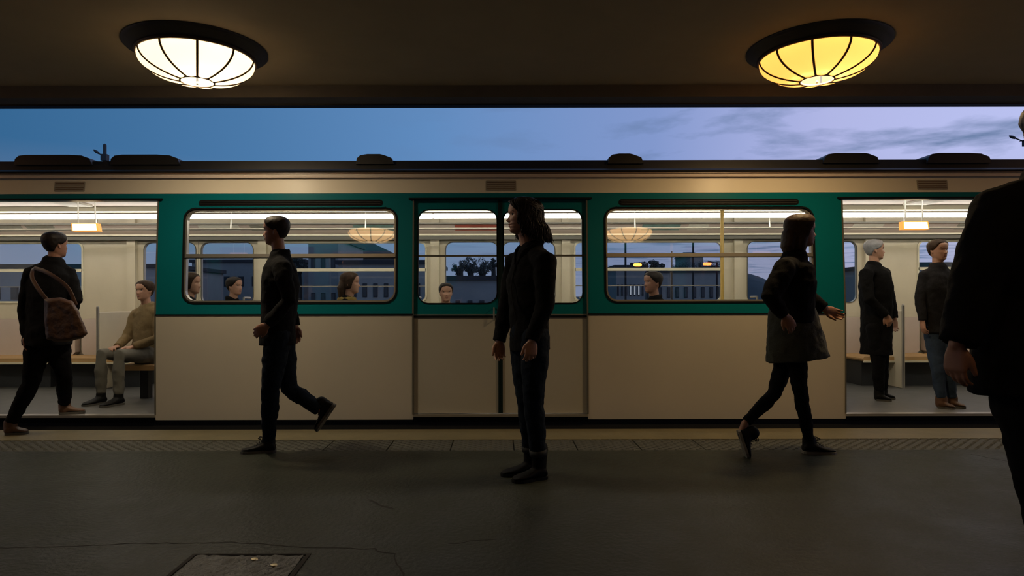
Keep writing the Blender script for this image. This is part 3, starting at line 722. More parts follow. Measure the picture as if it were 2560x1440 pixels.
def hairfn(front=.82, temple=.60, side=.40, back=.12, t=.007):
    def g(th, z):
        lim = np.interp(th, [0, .6, 1.0, 1.35, 1.75, 2.2, 3.2], [front, front-.03, temple, side+.08, side, back+.06, back])
        return np.where(z > lim, np.minimum(1, (z-lim)/.10)*(t+.003)-.003, np.maximum(-.008, -.003-(lim-z)*.2))
    return g
def person(label, J, **o):
    """J: joints in world space. Keys: pelvis chest neck head(chin level) and hip/knee/ankle/heel/toe/shoulder/elbow/wrist with L,R"""
    s = o.get('s', 1.0); vx = o.get('voxel', .008); lat = unit(o['lat'])        # towards the person's left
    up = Vector((0, 0, 1)); fwd = lat.cross(up)*1; fwd = unit(fwd)
    hf = unit(o.get('face', fwd)); hup = unit(up+Vector(o.get('htilt', (0, 0, 0)))); hl = unit(hup.cross(hf)); hf = unit(hl.cross(hup))
    J = {k: Vector(v) for k, v in J.items()}
    for q in 'LR':
        if abs(J['heel'+q].z-J['toe'+q].z) < .004: J['ankle'+q] = J['heel'+q].lerp(J['toe'+q], .20)+Vector((0, 0, .092*s))
    base = Vector((J['pelvis'].x, J['pelvis'].y, o.get('z0', 0)))
    E = empty('person', base, label, 'person', o.get('group'))
    sk = o.get('skin', M['skin'])
    pel, ch, nk, hd = J['pelvis'], J['chest'], J['neck'], J['head']
    # ----- body
    b = MB(); g = o.get('girth', 1.0)*s
    waist = pel.lerp(ch, .45)
    b.tube([pel-up*.06*s, pel, waist, ch, ch.lerp(nk, .55), nk-up*.01], [(.13*g, .09*g), (.150*g, .100*g), (.120*g, .085*g), (.150*g, .100*g), (.140*g, .080*g), (.06*g, .055*g)], 20, side=lat)
    b.tube([nk-up*.05*s, nk.lerp(hd, .5), hd+hf*.0+hup*.06*s], [.060*s, .050*s, .052*s], 14)
    v, f = head_grid(hf, hl, hup, hd, s, n=o.get('hn', 48), k=o.get('hk', 44)); b.add(v, f)
    for q in (1, -1):
        c = hd+hl*q*.072*s+hup*.098*s-hf*.006*s
        b.tube([c-hup*.018*s+hf*.004*s, c, c+hup*.020*s-hf*.004*s], [(.007*s, .004*s), (.014*s, .005*s), (.013*s, .005*s)], 10, side=hf+hl*q*-.5, sub=3)
    for q in 'LR':
        sh, el, wr = J['shoulder'+q], J['elbow'+q], J['wrist'+q]
        b.tube([nk.lerp(sh, .35)-up*.03*s, sh, sh.lerp(el, .5), el, el.lerp(wr, .35), wr], [.055*s, .052*s, .044*s, .036*s, .037*s, .025*s], 12)
        if o.get('hands', True):
            dd = J.get('hdir'+q, wr-el); pal = o.get('palm'+q, lat*(-1 if q == 'L' else 1)); mir = (1 if q == 'L' else -1)
            hand(b, wr, dd, pal, s*o.get('hs', 1.0), o.get('curl', 35), mirror=o.get('mir'+q, mir), spread=2)
        hp, kn, an = J['hip'+q], J['knee'+q], J['ankle'+q]; heel, toe = J['heel'+q], J['toe'+q]
        b.tube([hp+up*.04*s, hp.lerp(kn, .4), kn, kn.lerp(an, .3), an], [x*s*o.get('bl', 1) for x in (.082, .074, .050, .050, .032)], 14)
        fv = unit(toe-heel); fu = unit(an-heel.lerp(toe, .25))
        b.tube([an, heel.lerp(toe, .22)+fu*.045, heel.lerp(toe, .50)+fu*.031, heel.lerp(toe, .75)+fu*.026], [.028*s, (.022, .022), (.026, .013), (.022, .010)], 12, side=fv.cross(fu))
    fuse(b, o.get('bvoxel', .0056), sk, 'body', o.get('bsmooth', 1), parent=E)
    # ----- face pieces
    if o.get('facepieces', True):
        for q in (1, -1):
            c = hd+(hl*q*.0310+hup*.1165+hf*.0630)*s
            ey = MB().lathe([(.0118*math.cos(a), .0118*math.sin(a)) for a in np.linspace(-1.5, 1.5, 9)], (0, 0, 0), 12); ey.map(lambda x, y, z: tuple(c+Vector((x, y, z))*s)); eo = ey.build('eye', M['eyew'], E, True)
            ic = c+hf*.0088*s; MB().tube([ic, ic+hf*.0034*s], [.0058*s, .0048*s], 10, sub=1).build('iris', M['iris'], eo, True)
            lm = MB().tube([c+(hl*q*-.014+hf*.007+hup*.000)*s, c+(hl*q*-.004+hf*.0125+hup*.0065)*s, c+(hl*q*.007+hf*.010+hup*.006)*s, c+(hl*q*.015+hf*.003+hup*.001)*s], [.0018*s, .0026*s, .0026*s, .0018*s], 6, sub=3)
            lm.build('eyelash', M['hair'], eo)
            MB().tube([c+(hl*q*-.016+hf*.019+hup*.015)*s, c+(hl*q*-.002+hf*.0195+hup*.021)*s, c+(hl*q*.012+hf*.0145+hup*.0205)*s, c+(hl*q*.022+hf*.007+hup*.016)*s], [.0022*s, .0032*s, .003*s, .0015*s], 6, sub=3).build('eyebrow', M['hair'], E)
        c = hd+hf*.0895*s+hup*.0525*s
        MB().tube([c-hl*.021*s-hf*.0065*s, c-hl*.009*s+hf*.0008*s+hup*.0045*s, c+hf*.0010*s+hup*.0035*s, c+hl*.009*s+hf*.0008*s+hup*.0045*s, c+hl*.021*s-hf*.0065*s], [(.001*s, .001*s), (.0042*s, .0038*s), (.0044*s, .0034*s), (.0042*s, .0038*s), (.001*s, .001*s)], 8, side=hf, sub=3).build('upper_lip', M['lips'], E, True)
        MB().tube([c-hl*.018*s-hf*.0075*s-hup*.002*s, c-hup*.0068*s-hf*.0008*s, c+hl*.018*s-hf*.0075*s-hup*.002*s], [(.001*s, .001*s), (.0052*s, .0052*s), (.001*s, .001*s)], 8, side=hf, sub=4).build('lower_lip', M['lips'], E, True)
    # ----- hair
    if o.get('hair'):
        v, f = head_grid(hf, hl, hup, hd, s, n=56, k=52, grow=o['hair'])
        hm = MB().add(v, f)
        for fn in o.get('hairadd', []): fn(hm, hd, hf, hl, hup, s)
        fuse(hm, o.get('hvoxel', .006), o.get('hairm', M['hair']), 'hair', 1, .004, .02, parent=E)
    # ----- trousers
    if o.get('trousers') is not None:
        t = MB(); ti = o.get('tw', 1.0)
        t.tube([pel+up*.10*s, pel, pel-up*.07*s], [(.135*g*ti, .10*g*ti), (.160*g*ti, .112*g*ti), (.150*g*ti, .10*g*ti)], 20, side=lat)
        for q in 'LR':
            hp, kn, an = J['hip'+q], J['knee'+q], J['ankle'+q]
            end = an+unit(kn-an)*o.get('hem', .015)
            r = o.get('leg', (.093, .088, .064, .062, .048))
            t.tube([hp+up*.03*s, hp.lerp(kn, .4), kn, kn.lerp(end, .4), end], [x*s*ti for x in r], 16, flat='1')
        to = fuse(t, vx, o['trousers'], 'trousers', 2, o.get('tfold', .018), .07, parent=E)
        if o.get('cuffs'):
            for q in 'LR':
                an, kn = J['ankle'+q], J['knee'+q]; u = unit(kn-an); c = an+u*o.get('hem', .015)
                MB().tube([c-u*.010, c+u*.025], [r[4]*s*ti*1.10]*2, 20, sub=1, flat='01').build('cuff', M['cuff'], to, True)
    # ----- coat
    if o.get('coat') is not None:
        c = MB(); hem = o.get('coathem', .14); cw = o.get('cw', 1.0)*g; cwh = o.get('cwh', 1.0)
        hp_ = Vector(o.get('hemshift', (0, 0, 0)))
        c.tube([pel-up*hem*s+hp_, pel+hp_*.5, waist, ch, ch.lerp(nk, .6), nk-up*.015*s], [(.175*cw*cwh, .135*cw*cwh), (.170*cw*cwh, .130*cw*cwh), (.160*cw, .118*cw), (.175*cw, .128*cw), (.155*cw, .105*cw), (.085*cw, .078*cw)], 24, side=lat, flat='0')
        if o.get('belly'): q = Vector(o['belly']); c.tube([pel+q, waist+q*1.1, ch+q*.8], [(.10*cw, .09*cw), (.10*cw, .09*cw), (.10*cw, .08*cw)], 16, side=lat)
        sl = o.get('sleeve', (.075, .072, .064, .055, .050, .044)); arm = MB()
        for q in 'LR':
            sh, el, wr = J['shoulder'+q], J['elbow'+q], J['wrist'+q]
            c.tube([nk.lerp(sh, .3)-up*.035*s, sh-up*.008, sh.lerp(el, .45), el, el.lerp(wr, .5), wr-unit(wr-el)*o.get('cuffback', .005)], [x*s for x in sl], 16, flat='1')
        if o.get('collar', True):
            for k in range(14):
                a = 2*math.pi*k/14
            ring = []
            for k in range(13):
                a = R(-150+300*k/12+180); rr = .064*s
                ring.append(nk+lat*rr*math.sin(a)*1.1+fwd*rr*(math.cos(a)*1.0)+up*(.018-.022*math.cos(a))*s)
            c.tube(ring, [(.022*s, .012*s)]*13, 8, side=up, sub=2)
        for fn in o.get('coatadd', []): fn(c)
        fuse(c, vx, o['coat'], o.get('coatname', 'coat'), 2, o.get('cfold', .022), .09, parent=E)
    if o.get('skirt') is not None:
        k = MB(); sh = o['skirt']
        k.tube(sh[0], sh[1], 28, side=lat, flat='1'); fuse(k, .010, o.get('skirtm', M['skirt']), 'skirt', 2, .025, .09, parent=E)
    # ----- shoes
    if o.get('shoes', True):
        for q in 'LR':
            heel, toe, an = J['heel'+q], J['toe'+q], J['ankle'+q]
            shoe(E, heel, toe, an-heel.lerp(toe, .22), o.get('shoem', M['shoe']), o.get('solem', M['solegrey']), s, o.get('boot', 0), o.get('laces', False))
    return E

# --- the woman in the middle
dW = 3.92
def locks(hm, hd, hf, hl, hup, s): pass
lat = Vector((.56, -.83, 0)); fw_ = lat.cross(Vector((0, 0, 1)))      # fwd = (-.83,-.56)
J = dict(pelvis=P(1322, 835, dW), chest=P(1322, 700, dW), neck=P(1330, 618, dW+.01), head=P(1309, 585, dW),
    shoulderL=P(1363, 652, dW-.15), elbowL=P(1362, 762, dW-.17), wristL=P(1330, 852, dW-.20),
    shoulderR=P(1287, 655, dW+.15), elbowR=P(1268, 765, dW+.16), wristR=P(1248, 853, dW+.12),
    hipL=P(1338, 855, dW-.07), kneeL=P(1333, 1002, dW-.08), ankleL=P(1341, 1152, dW-.075),
    hipR=P(1308, 855, dW+.07), kneeR=P(1316, 1000, dW+.03), ankleR=P(1326, 1143, dW+.03))
gz = lambda px, d: Vector(((px-CX)*d/F, d, 0))
J['heelL'] = gz(1363, 3.90); J['toeL'] = gz(1282, 3.80); J['heelR'] = gz(1345, 4.02); J['toeR'] = gz(1253, 3.94)
J['hdirL'] = Vector((-.10, -.05, -1)); J['hdirR'] = Vector((.02, -.1, -1))
wom = person('woman in a black coat and navy jeans standing still in profile facing left', J, lat=lat, face=(-.985, -.17, 0), s=.97, voxel=.006, bvoxel=.0036, bsmooth=1,
    hn=120, hk=110, hair=hairfn(.84, .70, .10, .05, .010), hairadd=[], hvoxel=.005, trousers=M['jeans'], tw=.93, bl=.88, leg=(.096, .090, .066, .064, .052), hem=.065, cuffs=True,
    coat=M['coat'], cw=.94, cwh=.88, hemshift=(.008, 0, 0), coathem=.10, sleeve=(.070, .072, .064, .056, .050, .042), cuffback=.0, boot=.085, shoem=M['boot'], solem=M['boot'],
    palmL=Vector((-.25, 1, 0)), palmR=Vector((.2, -1, 0)), mirL=-1, mirR=1, curl=48, hs=.95)
# wavy shoulder-length hair: locks that start on the scalp and fall round the neck
hd = J['head']; hf = unit((-.985, -.17, 0)); hup = Vector((0, 0, 1)); hl = unit(hup.cross(hf)); s = .97
lm = MB(); r2 = np.random.default_rng(3)
def scalp(th, z, off):
    Wd = np.interp(z, HZ, HW); Fd = np.interp(z, HZ, HF if math.cos(th) > 0 else HB)
    if z < .25: Wd = .062; Fd = .062 if math.cos(th) > 0 else .075
    return hd+(hl*(Wd+off)*math.sin(th)+hf*(Fd+off)*math.cos(th)+hup*z*.222)*s
for k in range(950):
    th = R(r2.uniform(62, 298)); back = abs(abs(math.atan2(math.sin(th), math.cos(th)))-0)/math.pi
    z0 = r2.uniform(.60, .95); zend = r2.uniform(-.24, -.02) if back > .5 else r2.uniform(-.14, .06)
    ph = r2.uniform(0, 6.28); am = r2.uniform(.4, 1.2); th0 = R(r2.uniform(10, 60))*(1 if math.sin(th) > 0 else -1) if k % 3 == 0 else th
    pts = []; rr = []; n = 12; lay = r2.uniform(.003, .020)
    for i in range(n):
        t = i/(n-1); z = z0+(zend-z0)*t
        tt = th0+(th-th0)*min(1, t*2.2) if k % 3 == 0 else th
        if k % 3 == 0: z = .96-(.96-zend)*t**1.2
        swell = lay+.020*max(0, 1-abs(z-.22)/.5)+.012*max(0, -z+.1)
        wv = am*.010*t*math.sin(ph+t*15); wt = am*.09*t*math.cos(ph+t*15)
        p = scalp(tt+wt, max(z, -.3), swell+wv+(.005 if z > .7 else .004))
        bk = max(0, -math.cos(tt)); fl = max(0, .50-z)
        p = p-hf*(fl*.085*bk+fl*.03)*s+hl*math.sin(tt)*fl*.02
        pts.append(p); rr.append(np.interp(t, [0, .2, .8, 1], [.0022, .0040, .0034, .0008]))
    lm.tube(pts, rr, 5, sub=2)
for k, (dx, l) in enumerate(((0, .05), (.012, .06), (.024, .045))):      # far strands showing under the chin
    p = hd+hf*(.030-dx)-hl*.050+hup*.02
    lm.tube([p, p-hup*l*.6+hf*.004, p-hup*l*1.3-hf*.004], [.003, .004, .001], 6, sub=3)
lo = lm.build('hair_locks', M['hair'], wom, True)
# white-skin V of the neckline is the body; the shirt shows inside the collar
m = MB(); nk = J['neck']
for q in (-1, 1):
    a = nk+lat*q*.075+Vector((0, 0, .022))-fw_*.01; b_ = nk+fw_*.085+lat*q*.045-Vector((0, 0, .045)); c_ = nk+fw_*.118+lat*q*.012-Vector((0, 0, .105))
    m.tube([a, a.lerp(b_, .5)+lat*q*.012, b_, c_], [(.022, .008), (.028, .010), (.026, .010), (.008, .006)], 10, side=Vector((0, 0, 1)), sub=4)
fuse(m, .005, M['coat'], 'collar', 1, parent=wom)
MB().tube([nk+fw_*.120-Vector((0, 0, .10)), nk+fw_*.150-Vector((0, 0, .25)), P(1290, 800, dW-.11)], .004, 6, sub=3).build('zip', M['coatgrey'], wom)

# --- man walking left
d = 4.50
J = dict(pelvis=P(694, 835, d), chest=P(702, 705, d), neck=P(701, 640, d), head=P(693, 611, d),
    shoulderL=P(705, 668, d-.17), elbowL=P(722, 750, d-.21), wristL=P(668, 812, d-.22),
    shoulderR=P(695, 670, d+.17), elbowR=P(722, 745, d+.22), wristR=P(738, 815, d+.20),
    hipL=P(694, 850, d-.07), kneeL=P(676, 970, d-.07), ankleL=P(674, 1092, d-.05),
    hipR=P(704, 850, d+.07), kneeR=P(722, 970, d+.07), ankleR=P(803, 1026, d+.08))
J['heelL'] = gz(688, 4.60); J['toeL'] = gz(602, 4.56)
J['heelR'] = P(838, 1012, d+.08); J['toeR'] = P(793, 1078, d+.07)
J['hdirL'] = Vector((-.8, .0, -.5)); J['hdirR'] = Vector((.1, 0, -1))
person('man in a dark jacket and navy jeans striding left, heel raised behind', J, lat=(.12, -1, 0), face=(-1, -.05, -.05), s=.88, htilt=(-.05, 0, 0), skin=M['skin2'], hair=hairfn(.80, .62, .42, .14, .008),
    trousers=M['jeans'], tw=1.06, coat=M['coat2'], coatname='jacket', cw=1.10, cwh=.92, coathem=.08, laces=True, palmL=(0, 1, 0), palmR=(0, -1, 0))

# --- left man stepping aboard, back to us
d = 5.30
J = dict(pelvis=P(118, 838, d), chest=P(124, 715, d), neck=P(132, 655, d), head=P(138, 641, d),
    shoulderL=P(78, 680, d-.03), elbowL=P(62, 768, d-.02), wristL=P(68, 835, d-.06),
    shoulderR=P(172, 682, d+.04), elbowR=P(190, 745, d-.02), wristR=P(172, 790, d+.18),
    hipL=P(96, 850, d), kneeL=P(76, 958, d-.03), ankleL=P(42, 1052, d-.08),
    hipR=P(140, 850, d+.02), kneeR=P(160, 935, d+.12), ankleR=P(160, 1008, d+.27))
J['heelL'] = gz(14, 5.22); J['toeL'] = gz(70, 5.27); 
J['heelR'] = Vector(((148-CX)*5.60/F, 5.60, .099)); J['toeR'] = Vector(((212-CX)*5.68/F, 5.68, .099))
J['hdirL'] = Vector((0, 0, -1)); J['hdirR'] = Vector((.0, .6, -.6))
person('man in a dark coat seen from behind, stepping aboard with a brown bag', J, lat=(-.97, .25, 0), face=(.45, .9, 0), s=.92, skin=M['skin2'], hair=hairfn(.80, .62, .42, .14, .008),
    trousers=M['blackcloth'], tw=1.05, coat=M['coat2'], cw=1.18, cwh=1.02, coathem=.08, shoem=M['brownshoe'], solem=M['solegrey'])
bp = empty('shoulder_bag', P(165, 850, 5.10), 'rust brown leather shoulder bag hanging at the hip of the boarding man', 'bag')
m = MB(); v = []
loop = [(112, 745), (150, 741), (182, 752), (196, 775), (209, 806), (219, 832), (205, 844), (170, 852), (135, 852), (116, 845), (110, 800)]
for dd, k in ((5.08, .93), (5.05, 1.0), (5.00, 1.0), (4.97, .90)):
    c = np.mean(np.array(loop), 0)
    for a, b_ in loop: v.append(P(c[0]+(a-c[0])*k, c[1]+(b_-c[1])*k, dd))
n = len(loop); fs = [tuple(range(n)), tuple(range(4*n-1, 3*n-1, -1))]+[(q*n+i, q*n+(i+1) % n, (q+1)*n+(i+1) % n, (q+1)*n+i) for q in range(3) for i in range(n)]
m.add(v, fs); fuse(m, .008, M['bag'], 'bag_body', 3, .015, .06, parent=bp)
MB().tube([P(118, 748, 5.06), P(96, 720, 5.07), P(80, 690, 5.12), P(86, 668, 5.20), P(104, 668, 5.38)], [(.016, .004)]*5, 8, side=Vector((1, 0, 0)), sub=4).build('strap', M['bag'], bp, True)
MB().tube([P(190, 760, 5.06), P(168, 715, 5.06), P(120, 680, 5.08), P(86, 668, 5.16)], [(.004, .016)]*4, 8, side=Vector((0, 1, 0)), sub=4).build('strap', M['bag'], bp, True)

# --- woman in a skirt walking right
d = 4.42
J = dict(pelvis=P(1980, 808, d), chest=P(1981, 705, d), neck=P(1987, 645, d), head=P(2003, 618, d),
    shoulderR=P(1962, 672, d-.15), elbowR=P(1925, 745, d-.20), wristR=P(1962, 790, d-.20),
    shoulderL=P(2000, 672, d+.15), elbowL=P(2020, 745, d+.20), wristL=P(2062, 775, d+.16),
    hipR=P(1985, 850, d-.06), kneeR=P(1999, 975, d-.06), ankleR=P(2028, 1096, d+.03),
    hipL=P(1978, 850, d+.06), kneeL=P(1936, 985, d+.06), ankleL=P(1862, 1060, d+.02))
J['heelR'] = gz(2006, 4.53); J['toeR'] = gz(2088, 4.51)
J['heelL'] = P(1842, 1078, d+.02); J['toeL'] = P(1866, 1150, d-.02)
J['hdirR'] = Vector((.5, 0, -.8)); J['hdirL'] = Vector((.8, 0, -.3))
hr = lambda hm, hd, hf, hl, hup, s: (hm.tube([hd-hf*.03+hup*.16, hd-hf*.075+hup*.08, hd-hf*.085+hup*.0, hd-hf*.07-hup*.06], [(.06, .05), (.075, .05), (.075, .045), (.05, .03)], 14, side=hl), hm.tube([hd+hup*.12+hl*0, hd+hup*.0-hf*.02], [(.085, .06), (.08, .05)], 14, side=hl))
person('woman in a dark jacket and olive grey skirt walking right in black sneakers', J, lat=(-.15, 1, 0), face=(1, -.1, 0), s=.93, skin=M['skin2'], hair=hairfn(.82, .62, .15, .05, .020), hairadd=[hr], hairm=M['hairlit'],
    trousers=M['blackcloth'], tw=.80, bl=.72, coat=M['coat2'], coatname='jacket', cw=1.14, cwh=.92, coathem=-.02, sleeve=(.078, .078, .072, .066, .058, .046), solem=M['solewhite'], laces=True, palmL=(0, -1, 0), palmR=(0, 1, 0),
    skirt=([P(1978, 765, d), P(1982, 800, d), P(1988, 850, d), P(1994, 900, d)], [(.14, .135), (.155, .158), (.17, .188), (.180, .212)]))

# --- large man close on the right, back to us
d = 2.35
J = dict(pelvis=P(2600, 870, d), chest=P(2618, 620, d), neck=P(2630, 452, d), head=P(2632, 415, d),
    shoulderL=P(2503, 530, d), elbowL=P(2440, 705, d-.03), wristL=P(2392, 865, d-.05),
    shoulderR=P(2765, 530, d+.05), elbowR=P(2830, 700, d+.05), wristR=P(2830, 870, d),
    hipL=P(2555, 900, d), kneeL=P(2606, 1180, d-.05), ankleL=P(2620, 1440, d-.05),
    hipR=P(2680, 900, d+.03), kneeR=P(2705, 1170, d+.16), ankleR=P(2700, 1400, d+.25))
J['heelL'] = gz(2630, d-.03); J['toeL'] = gz(2725, d+.21)
J['heelR'] = gz(2700, d+.30); J['toeR'] = gz(2760, d+.55)
J['hdirL'] = Vector((-.05, .05, -1)); J['hdirR'] = Vector((0, .1, -1))
person('big man in a black coat close by at the right edge, seen from behind', J, lat=(-.97, -.2, 0), face=(.3, 1, 0), s=1.06, skin=M['skin2'], hair=hairfn(.80, .62, .42, .14, .009), voxel=.010, bvoxel=.0055, girth=1.0,
    trousers=M['blackcloth'], tw=1.12, leg=(.100, .098, .075, .072, .062), coat=M['coat'], cw=1.18, cwh=1.12, coathem=.16, sleeve=(.082, .096, .088, .078, .068, .060), cfold=.02, palmL=(.9, .3, 0), palmR=(-1, 0, 0), curl=40)

# --- two people standing aboard by the right door
FZ = .092
d = 6.35; fz = lambda px, d: Vector(((px-CX)*d/F, d, FZ))
J = dict(pelvis=P(2190, 820, d), chest=P(2190, 718, d), neck=P(2184, 668, d), head=P(2186, 652, d),
    shoulderR=P(2165, 685, d-.12), elbowR=P(2172, 750, d-.17), wristR=P(2215, 790, d-.17),
    shoulderL=P(2210, 685, d+.12), elbowL=P(2225, 745, d+.15), wristL=P(2236, 800, d+.1),
    hipR=P(2188, 830, d-.06), kneeR=P(2195, 910, d-.06), ankleR=P(2198, 984, d-.04), hipL=P(2196, 830, d+.06), kneeL=P(2206, 910, d+.06), ankleL=P(2206, 980, d+.08))
J['heelR'] = fz(2190, d-.04); J['toeR'] = fz(2228, d-.08); J['heelL'] = fz(2198, d+.08); J['toeL'] = fz(2236, d+.06)
J['hdirR'] = Vector((.4, 0, -.8)); J['hdirL'] = Vector((0, 0, -1))
person('grey-haired person in a long dark coat standing aboard, facing right', J, lat=(-.3, .95, 0), face=(.95, -.25, 0), s=.88, z0=FZ, hair=hairfn(.80, .62, .42, .14, .009), hairm=M['greyhair'],
    trousers=M['blackcloth'], coat=M['coat2'], cw=1.12, cwh=.90, coathem=.30, palmR=(0, 1, 0), palmL=(0, -1, 0))
d = 5.92
J = dict(pelvis=P(2350, 815, d), chest=P(2344, 722, d), neck=P(2344, 672, d), head=P(2345, 655, d),
    shoulderR=P(2313, 692, d), elbowR=P(2300, 752, d-.02), wristR=P(2306, 805, d-.05),
    shoulderL=P(2378, 692, d), elbowL=P(2390, 752, d-.02), wristL=P(2388, 805, d-.06),
    hipR=P(2334, 825, d), kneeR=P(2342, 920, d-.05), ankleR=P(2352, 1006, d-.02), hipL=P(2364, 825, d), kneeL=P(2368, 920, d-.05), ankleL=P(2378, 1004, d))
J['heelR'] = fz(2344, 5.87); J['toeR'] = fz(2388, 5.80); J['heelL'] = fz(2370, 5.92); J['toeL'] = fz(2414, 5.84)
person('person in a dark grey jacket and blue jeans standing aboard, facing the platform', J, lat=(.95, .1, 0), face=(.25, -1, 0), s=.86, z0=FZ, hair=hairfn(.82, .64, .42, .14, .009), hairm=M['hairlit'],
    trousers=M['jeansblue'], coat=M['coatgrey'], coatname='jacket', cw=1.10, cwh=.9, coathem=.08, shoem=M['brownshoe'], solem=M['solegrey'], palmR=(1, 0, 0), palmL=(-1, 0, 0))

# --- seated passengers
def seated(px, d, zs, fx, label, coat, hairm, skin=None, tr=None, py=None, longh=False, scarf=False, s=.9, hairon=True, turn=0):
    """px: column of the head; zs: seat height; fx: direction faced along x (+1/-1) or 0 towards the platform"""
    x = (px-CX)*d/F; f = Vector((fx, turn, 0)) if fx else Vector((turn, -1, 0)); f.normalize(); u = Vector((0, 0, 1)); l = u.cross(f)
    o = Vector((x, d, zs))-f*.02; pel = o+u*.10
    J = dict(pelvis=pel, chest=pel+u*.30-f*.04, neck=pel+u*.47-f*.02, head=pel+u*.53+f*.01)
    for q, sg in (('L', 1), ('R', -1)):
        J['shoulder'+q] = pel+u*.40+l*sg*.15-f*.03; J['elbow'+q] = pel+u*.16+l*sg*.20+f*.04; J['wrist'+q] = pel+u*.08+l*sg*.10+f*.24; J['hdir'+q] = f*.9-l*sg*.4
        J['hip'+q] = pel+l*sg*.08-u*.02; J['knee'+q] = pel+f*.40+l*sg*.11+u*.02; J['ankle'+q] = Vector((J['knee'+q].x, J['knee'+q].y, FZ+.085))+f*.02
        J['heel'+q] = J['ankle'+q]-u*.085-f*.06; J['toe'+q] = J['ankle'+q]-u*.085+f*.17
    add = []
    if longh: add = [lambda hm, hd, hf, hl, hup, s: hm.tube([hd-hf*.04+hup*.14, hd-hf*.075+hup*.05, hd-hf*.075-hup*.06], [(.06, .05), (.078, .045), (.055, .03)], 14, side=hl)]
    E = person(label, J, lat=l, face=f, s=s, z0=FZ, skin=skin or M['skin'], hair=hairfn(.81, .62, .40 if not longh else .15, .12, .009), hairadd=add, hairm=hairm,
        trousers=tr or M['blackcloth'], coat=coat, coathem=.04, cw=1.02, voxel=.010, facepieces=(fx == 0 or turn != 0), palmL=-u, palmR=-u)
    if scarf:
        ring = [J['neck']+Vector((.07*math.cos(a), .065*math.sin(a), .0)) for a in np.linspace(0, 2*math.pi, 14)[:-1]]; ring.append(ring[0])
        MB().tube(ring, [(.03, .022)]*14, 8, side=Vector((0, 0, 1)), sub=2).build('scarf', M['yellowcl'], E, True)
    return E
seated(588, 7.25, .50, 1, 'passenger in dark clothes seated behind the left window beside the striding man', M['coat2'], M['hair'], turn=-.3)
seated(480, 6.15, .50, 1, 'brown-haired passenger at the left end of the left window, facing right', M['coatgrey'], M['hairlit'], longh=True)
seated(878, 6.15, .50, 1, 'passenger with brown hair and mustard scarf at the right of the left window', M['coat2'], M['hairlit'], longh=True, scarf=True)
seated(1630, 6.15, .50, -1, 'dark-clothed passenger seated behind the right window, facing left', M['coat2'], M['hair'], turn=-.4, skin=M['skin2'])
seated(1115, 6.95, .42, 0, 'passenger sitting behind the closed door left of the standing woman', M['coatgrey'], M['hair'], turn=.2)
seated(360, 6.55, .44, 0, 'passenger in a tan coat sitting aboard just inside the left door', M['tan'], M['hairlit'], tr=M['pale'], turn=-.35)
# folding seats under the two passengers by the doors
for px, d, z in ((1115, 6.95, .42), (360, 6.55, .44)):
    x = (px-CX)*d/F
    b_ = MB().bbox(x-.20, x+.20, d-.18, d+.20, z-.05, z, .015).build('folding_seat', M['seat'], CAR)
    MB().box(x-.04, x+.04, d, d+.08, .09, z-.05).build('pedestal', M['seatdark'], b_)
    MB().bbox(x-.20, x+.20, d+.20, d+.24, z-.02, z+.38, .015).build('backrest', M['cream'], b_)

# ---------------------------------------------------------------- town beyond the track
g = MB(); n = 40; vs = []; fs = []
for i in range(n+1):
    for j in range(n+1):
        x = -260+520*i/n; y = 30+420*j/n
        hgt = 9+ .0*x
        z = -6.3+hgt*0
        z += 19*math.exp(-((x-66)/17)**4-((y-205)/50)**2)+16*math.exp(-((x+120)/60)**2-((y-260)/60)**2)+10*max(0, (y-230)/200)
        vs.append((x, y, z+.5*math.sin(x*.7+y*.4)))
for i in range(n):
    for j in range(n): k = i*(n+1)+j; fs.append((k, k+n+1, k+n+2, k+1))
o = g.add(vs, fs).build('trim_6', M['hill'], smooth=True); tag(o, 'dark wooded hills beyond the station', kind='structure')
def house(label, px0, px1, ytop, d, depth=10, mt='bld', roofh=0, rows=3, cols=6, lit=(), name='house', cat='building', z0=-6.3, peak=None):
    a, b = P(px0, ytop, d), P(px1, ytop, d); top = a.z
    H = empty(name, ((a.x+b.x)/2, d+depth/2, z0), label, cat)
    MB().box(a.x, b.x, d, d+depth, z0, top).build('wall', M[mt], H)
    if roofh:
        xm = (a.x+b.x)/2 if peak is None else P(peak, 0, d).x; e = .4
        m = MB(); v = [(a.x-e, d-e, top), (b.x+e, d-e, top), (b.x+e, d+depth+e, top), (a.x-e, d+depth+e, top), (xm-1, d+depth/2, top+roofh), (xm+1, d+depth/2, top+roofh)]
        m.add(v, [(3, 2, 1, 0), (0, 1, 5, 4), (1, 2, 5), (2, 3, 4, 5), (3, 0, 4)]).build('roof', M['slate'], H)
    else: MB().box(a.x-.2, b.x+.2, d-.2, d+depth+.2, top, top+.3).build('parapet', M['slate'], H)
    wd = (b.x-a.x)/cols; fl = 3.0
    for r in range(rows):
        for c in range(cols):
            x = a.x+wd*(c+.5); z = top-1.9-fl*r
            if z < z0+1: continue
            f_ = MB().box(x-wd*.2, x+wd*.2, d-.08, d+.02, z-.5, z+.5).build('window', M['slate'], H)
            MB().box(x-wd*.16, x+wd*.16, d-.10, d-.07, z-.42, z+.42).build('pane', M['winlit'] if (r, c) in lit else M['windark'], f_)
    return H
house('long low grey depot building beyond the track, behind the right window', 1640, 1810, 682, 62, rows=2, cols=8, mt='bld')
house('pale block with a few lit windows beyond the track, right of the standing woman', 1540, 1612, 672, 58, rows=3, cols=7, lit=((0, 3), (0, 4), (0, 5), (1, 4)), mt='bldd')
house('dark slab building seen between two sky gaps in the left window', 771, 846, 600, 55, rows=6, cols=3, mt='bldd')
house('house with a pointed slate roof seen in the left window', 858, 1000, 645, 66, roofh=2.2, rows=2, cols=5, mt='bldd', peak=872)
